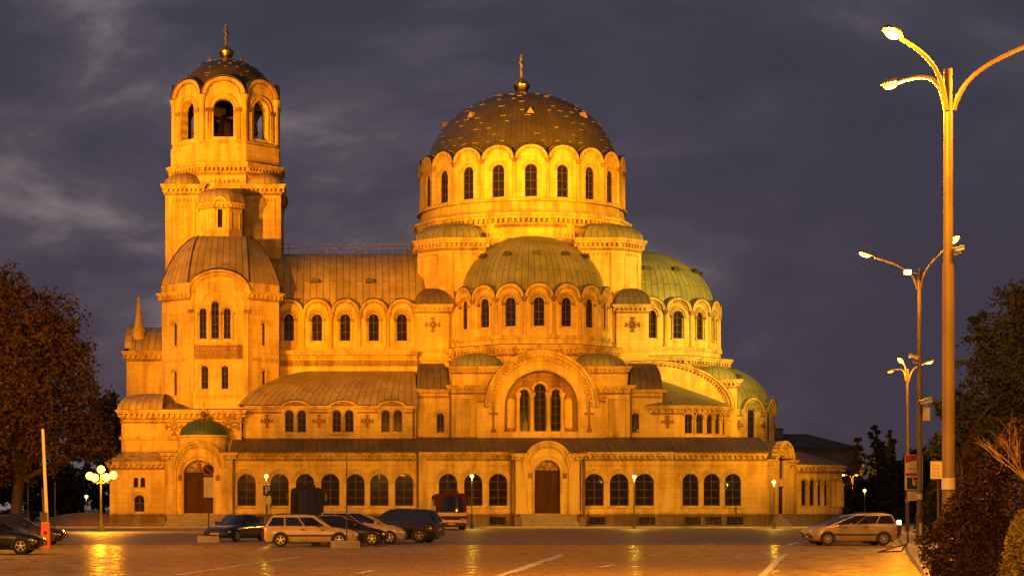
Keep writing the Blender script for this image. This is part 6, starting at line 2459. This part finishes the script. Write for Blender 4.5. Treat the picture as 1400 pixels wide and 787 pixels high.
    def side_pt(xf, f, s):
        """point on the side of the glasshouse: xf fraction along, f height fraction"""
        xb = lerp(x0, x3, xf)
        xt = lerp(x1, x2, xf)
        zb = curve(belt, xb) - 0.02
        y = lerp(wb, wt + 0.06, f)
        x7 = lerp(0.7, 0.8, f)
        if xf > x7:
            y *= lerp(1, lerp(0.86, 0.94, f), (xf - x7) / (1 - x7))
        return Vector((lerp(xb, xt, f), s * (y + 0.010), lerp(zb, zr - 0.09, f)))
    for s in (-1, 1):
        for (a, c) in shape['side']:
            k = MB()
            k.add([side_pt(lerp(a, c, u), v, s) for v in (0.13, 0.93) for u in (0, 0.5, 1)], [(0, 1, 4, 3), (1, 2, 5, 4)], 'car_glass')
            k.build('side_window', t)
        for xh in shape.get('handles', (0.36, 0.58)):
            k = MB()
            xx = X(xh)
            k.box(xx - 0.09, xx + 0.09, min(s * hw * 0.98, s * (hw + 0.02)), max(s * hw * 0.98, s * (hw + 0.02)), curve(belt, xx) - 0.14, curve(belt, xx) - 0.10, 'black_plastic')
            k.build('door_handle', t)
        k = MB()
        mx = lerp(x0, x3, 0.80)
        zbm = curve(belt, mx)
        k.box(mx - 0.05, mx + 0.06, min(s * (hw - 0.05), s * (hw + 0.14)), max(s * (hw - 0.05), s * (hw + 0.14)), zbm + 0.02, zbm + 0.15, 'black_plastic' if strip else pm)
        k.build('side_mirror', t)
    def slab(nm, base, tp, sign):
        k = MB()
        rows = []
        for f in (0.10, 0.5, 0.93):
            row = []
            for j, u in enumerate((-0.88, -0.45, 0, 0.45, 0.88)):
                xb = base[0] + (base[1] - base[0]) * (1 - abs(u) ** 2)
                xt = tp[0] + (tp[1] - tp[0]) * (1 - abs(u) ** 2)
                ww = lerp(wb * (0.86 if sign > 0 else 1.0), (wt + 0.06) * (0.94 if sign > 0 else 1.0), f)
                row.append((lerp(xb, xt, f) + sign * 0.016, u * ww, lerp(base[2], zr - 0.105, f) + 0.012))
            rows.append(row)
        k.loft(rows, 'car_glass')
        k.build(nm, t, smooth=60)
    slab('windscreen', (x3, x3 + 0.06, zb3 - 0.02), (x2, x2 + 0.05), 1)
    slab('rear_window', (x0, x0 - 0.03, zb0 - 0.02), (x1, x1 - 0.02), -1)
    # ends
    zn = curve(belt, X(0.985))
    for s in (-1, 1):
        k = MB()
        y0, y1 = sorted((s * hw * 0.40, s * hw * 0.78))
        k.loft([[(X(0.975) + 0.02, s * hw * 0.80, zn - 0.17), (X(0.995) + 0.012, s * hw * 0.40, zn - 0.16)], [(X(0.955) + 0.02, s * hw * 0.80, zn - 0.03), (X(0.985) + 0.016, s * hw * 0.40, zn - 0.02)], [(X(0.93), s * hw * 0.78, zn + 0.01), (X(0.95), s * hw * 0.42, zn + 0.015)]], 'headlight_glass')
        k.box(X(0.925), X(0.965), min(s * hw * 0.80, s * hw * 0.90), max(s * hw * 0.80, s * hw * 0.90), zn - 0.12, zn - 0.04, 'headlight_glass')
        k.build('headlight', t)
        k = MB()
        zt0 = curve(belt, X(0.02))
        th = shape.get('tail_h', 0.22)
        k.box(X(0.0) - 0.012, X(0.03), min(s * hw * 0.62, s * hw * 0.86), max(s * hw * 0.62, s * hw * 0.86), zt0 - 0.1 - th, zt0 - 0.06, 'tail_glass')
        k.build('tail_light', t)
    k = MB()
    k.box(X(0.975), X(1.0) + 0.035, -hw * 0.76, hw * 0.76, 0.34, 0.50, 'black_plastic')
    k.box(X(1.0) + 0.03, X(1.0) + 0.045, -0.26, 0.26, 0.36, 0.47, 'plate_white')
    k.build('front_bumper', t)
    k = MB()
    k.box(X(0.99), X(1.0) + 0.02, -hw * 0.34, hw * 0.34, zn - 0.16, zn - 0.04, 'black_plastic')
    k.build('grille', t)
    k = MB()
    k.box(X(0.0) - 0.04, X(0.03), -hw * 0.84, hw * 0.84, 0.36, 0.54, 'black_plastic' if strip else pm)
    k.box(X(0.0) - 0.045, X(0.0), -0.26, 0.26, 0.62, 0.73, 'plate_white')
    k.build('rear_bumper', t)
    for wx in xw:
        for s in (-1, 1):
            wheel(t, wx, s * (hw - 0.085), wr, s, spokes)
    return t


ESTATE = dict(belt=[(0, .84), (.03, .90), (.2, .90), (.45, .89), (.68, .87), (.76, .84), (.9, .74), (.97, .65), (1, .56)], glass=(0.012, 0.09, 0.55, 0.74), wheels=(.19, .80), side=((.05, .29), (.32, .585), (.61, .91)), handles=(.42, .63), tail_h=.28)
HATCH = dict(belt=[(0, .82), (.03, .92), (.3, .92), (.55, .89), (.72, .87), (.8, .83), (.92, .72), (.98, .60), (1, .52)], glass=(0.02, 0.14, 0.50, 0.78), wheels=(.17, .82), side=((.08, .36), (.41, .66), (.70, .90)), handles=(.36, .60))
MPV = dict(belt=[(0, .86), (.02, .98), (.3, .98), (.6, .95), (.78, .92), (.86, .86), (.95, .72), (.99, .60), (1, .52)], glass=(0.01, 0.07, 0.50, 0.83), wheels=(.18, .82), side=((.04, .305), (.325, .615), (.635, .93)), handles=(.38, .62), tail_h=.5)
SEDAN = dict(belt=[(0, .80), (.03, .92), (.17, .93), (.3, .90), (.6, .88), (.68, .86), (.85, .78), (.96, .66), (1, .54)], glass=(0.13, 0.27, 0.50, 0.70), wheels=(.19, .82), side=((.08, .46), (.50, .88)), handles=(.36, .58))
SUV = dict(belt=[(0, .95), (.02, 1.02), (.3, 1.02), (.6, 1.0), (.76, .98), (.86, .92), (.95, .80), (1, .62)], glass=(0.01, 0.09, 0.55, 0.78), wheels=(.18, .81), side=((.06, .30), (.34, .60), (.64, .90)), handles=(.38, .62), wr=.35, tail_h=.42)

GC = 'cars parked in front of the cathedral'
car('estate_car', 'gold estate car parked side on, nearest of the cars in front of the cathedral', WX(424.5, 92.3), 92.3, 0, 4.28, 1.68, 1.44, 'paint_champagne', ESTATE, GC, rails=True)
car('hatchback_car', 'black hatchback right behind the gold estate, nose to the right', 0.42, 96.0, R(-3), 4.05, 1.7, 1.40, 'paint_black', HATCH, GC, strip=False)
car('minivan', 'silver one-box car with sloping nose behind the black hatchback', 1.25, 99.6, R(-4), 4.35, 1.76, 1.60, 'paint_silver', MPV, GC, strip=False)
car('off_road_car', 'black off-road car turned away, showing its tail, beside the coach', 3.05, 103.6, R(162), 4.6, 1.86, 1.72, 'paint_black', SUV, GC, strip=False)
car('saloon_car', 'dark saloon facing the camera beside the no parking sign', WX(322, 107.5), 107.6, R(-116), 4.4, 1.74, 1.42, 'paint_navy', SEDAN, GC, strip=False)
car('minivan', 'grey minivan side on beside the footpath on the right', WX(1165, 95.5), 95.7, R(180), 4.05, 1.74, 1.50, 'paint_grey', MPV, rails=True, spokes=7)
car('hatchback_car', 'dull hatchback half hidden behind the grey minivan on the right', WX(1150, 101.5), 101.5, R(176), 3.9, 1.7, 1.42, 'paint_grey', HATCH, strip=False)
car('hatchback_car', 'black car at the left edge, nearest the camera, with its nose at the barrier', WX(56, 76) - 2.13, 77.0, 0, 4.2, 1.72, 1.44, 'paint_black', HATCH, 'black cars at the left edge', strip=False)
car('saloon_car', 'black saloon behind the barrier cabinet at the left edge', WX(90, 97) - 2.2, 97.0, 0, 4.4, 1.74, 1.46, 'paint_navy', SEDAN, 'black cars at the left edge', strip=False)
car('off_road_car', 'tall dark car between the two black cars at the left edge', WX(48, 88) - 2.4, 87.0, 0, 4.5, 1.8, 1.62, 'paint_black', SUV, 'black cars at the left edge', strip=False)


def coach(label, x, y, W, H, L, pm, front, band=None, group='coaches in front of the cathedral'):
    """Front towards -y."""
    t = thing('coach', label, 'bus', (x, y, 0.004), 0, group)
    hw = W / 2
    b = MB()
    prof = [(hw * 0.96, 0.35), (hw, 0.55), (hw, 1.3), (hw * 0.985, H - 0.35), (hw * 0.92, H - 0.10), (hw * 0.75, H)]
    rings = []
    for (yy, k, lean) in ((0.0, 0.97, 0.0), (0.12, 1.0, 0.0), (L - 0.2, 1.0, 0), (L, 0.96, 0)):
        rg = [(-p[0] * k, yy + (0.0 if yy > 0.5 else 0.22 * max(0, (p[1] - 1.2)) / H), p[1]) for p in prof]
        rg += [(p[0] * k, yy + (0.0 if yy > 0.5 else 0.22 * max(0, (p[1] - 1.2)) / H), p[1]) for p in reversed(prof)]
        rings.append(rg)
    b.loft(rings, pm, closed=True, cap=True)
    b.add(rings[0], [tuple(range(12))], pm)
    b.box(-hw * 0.5, hw * 0.5, 1.2, 3.0, H - 0.005, H + 0.2, pm)
    b.box(-hw * 0.9, hw * 0.9, 0.3, L - 0.3, 0.25, 0.36, 'black_plastic')
    if band:
        for (z0, z1, m) in band:
            b.box(-hw * 0.975, hw * 0.975, -0.012, 0.05, z0, z1, m)
            for s in (-1, 1):
                b.box(min(s * hw * 0.9, s * (hw + 0.006)), max(s * hw * 0.9, s * (hw + 0.006)), 0.13, L - 0.25, z0, z1, m)
    b.build('body', t, smooth=35)
    k = MB()
    zA, zB = 1.42, H - 0.2
    rows = []
    for z in (zA, (zA + zB) / 2, zB):
        rows.append([(hw * 0.93 * u, 0.22 * max(0, z - 1.2) / H - 0.02 + 0.10 * (abs(u) ** 4), z) for u in (-1, -.7, 0, .7, 1)])
    k.loft(rows, 'car_glass')
    k.build('windscreen', t, smooth=60)
    for s in (-1, 1):
        for q in range(5):
            k = MB()
            y0 = 0.9 + q * (L - 1.4) / 5
            k.box(min(s * (hw - 0.03), s * (hw + 0.008)), max(s * (hw - 0.03), s * (hw + 0.008)), y0, y0 + (L - 1.4) / 5 - 0.12, 1.5, H - 0.5, 'car_glass')
            k.build('side_window', t)
        k = MB()
        k.tube([(s * hw * 0.95, 0.1, H - 0.25), (s * (hw + 0.18), -0.25, H - 0.3), (s * (hw + 0.2), -0.28, H - 0.5)], 0.025, 'black_plastic', 6)
        k.box(s * (hw + 0.19) - 0.09, s * (hw + 0.19) + 0.09, -0.36, -0.26, H - 1.0, H - 0.48, 'black_plastic')
        k.build('side_mirror', t)
        k = MB()
        k.box(min(s * hw * 0.55, s * hw * 0.88), max(s * hw * 0.55, s * hw * 0.88), -0.03, 0.03, 0.72, 0.92, 'headlight_glass')
        k.build('headlight', t)
        for wy in (1.9, L - 2.4):
            kk = thing_wheel(t, s * (hw - 0.14), wy, 0.46)
    k = MB()
    k.box(-hw * 0.9, hw * 0.9, -0.06, 0.05, 0.36, 0.60, front)
    k.box(-0.28, 0.28, -0.075, -0.062, 0.42, 0.53, 'plate_white')
    k.build('front_bumper', t)
    for s in (-1, 1):
        k = MB()
        k.tube([(s * 0.1, -0.03, zA + 0.03), (s * 0.85, -0.02, zA + 0.5)], 0.014, 'black_plastic', 5)
        k.build('wiper', t)
    return t


def thing_wheel(t, x, y, r):
    b = MB()
    M = T(x, y, r) @ Matrix.Rotation(R(90), 4, 'Y')
    b.lathe([(r * 0.6, -0.13), (r * 0.95, -0.13), (r, -0.1), (r, 0.1), (r * 0.95, 0.13), (r * 0.6, 0.13)], 24, 'tyre_rubber', M)
    b.lathe([(0.001, -0.05), (r * 0.6, -0.1), (r * 0.6, 0.1), (0.001, 0.05)], 20, 'alloy', M)
    return b.build('wheel', t, smooth=40)


coach('dark coach with black windscreen parked facing the camera behind the gold estate', WX(419.5, 155), 155.0, 2.5, 3.3, 11.0, 'coach_black', 'black_plastic', None)
coach('white and red coach parked facing the camera near the central porch', WX(617.5, 165), 165.0, 2.45, 2.95, 9.0, 'coach_red', 'black_plastic', [(1.12, 1.4, 'coach_white'), (0.52, 0.80, 'coach_white')])
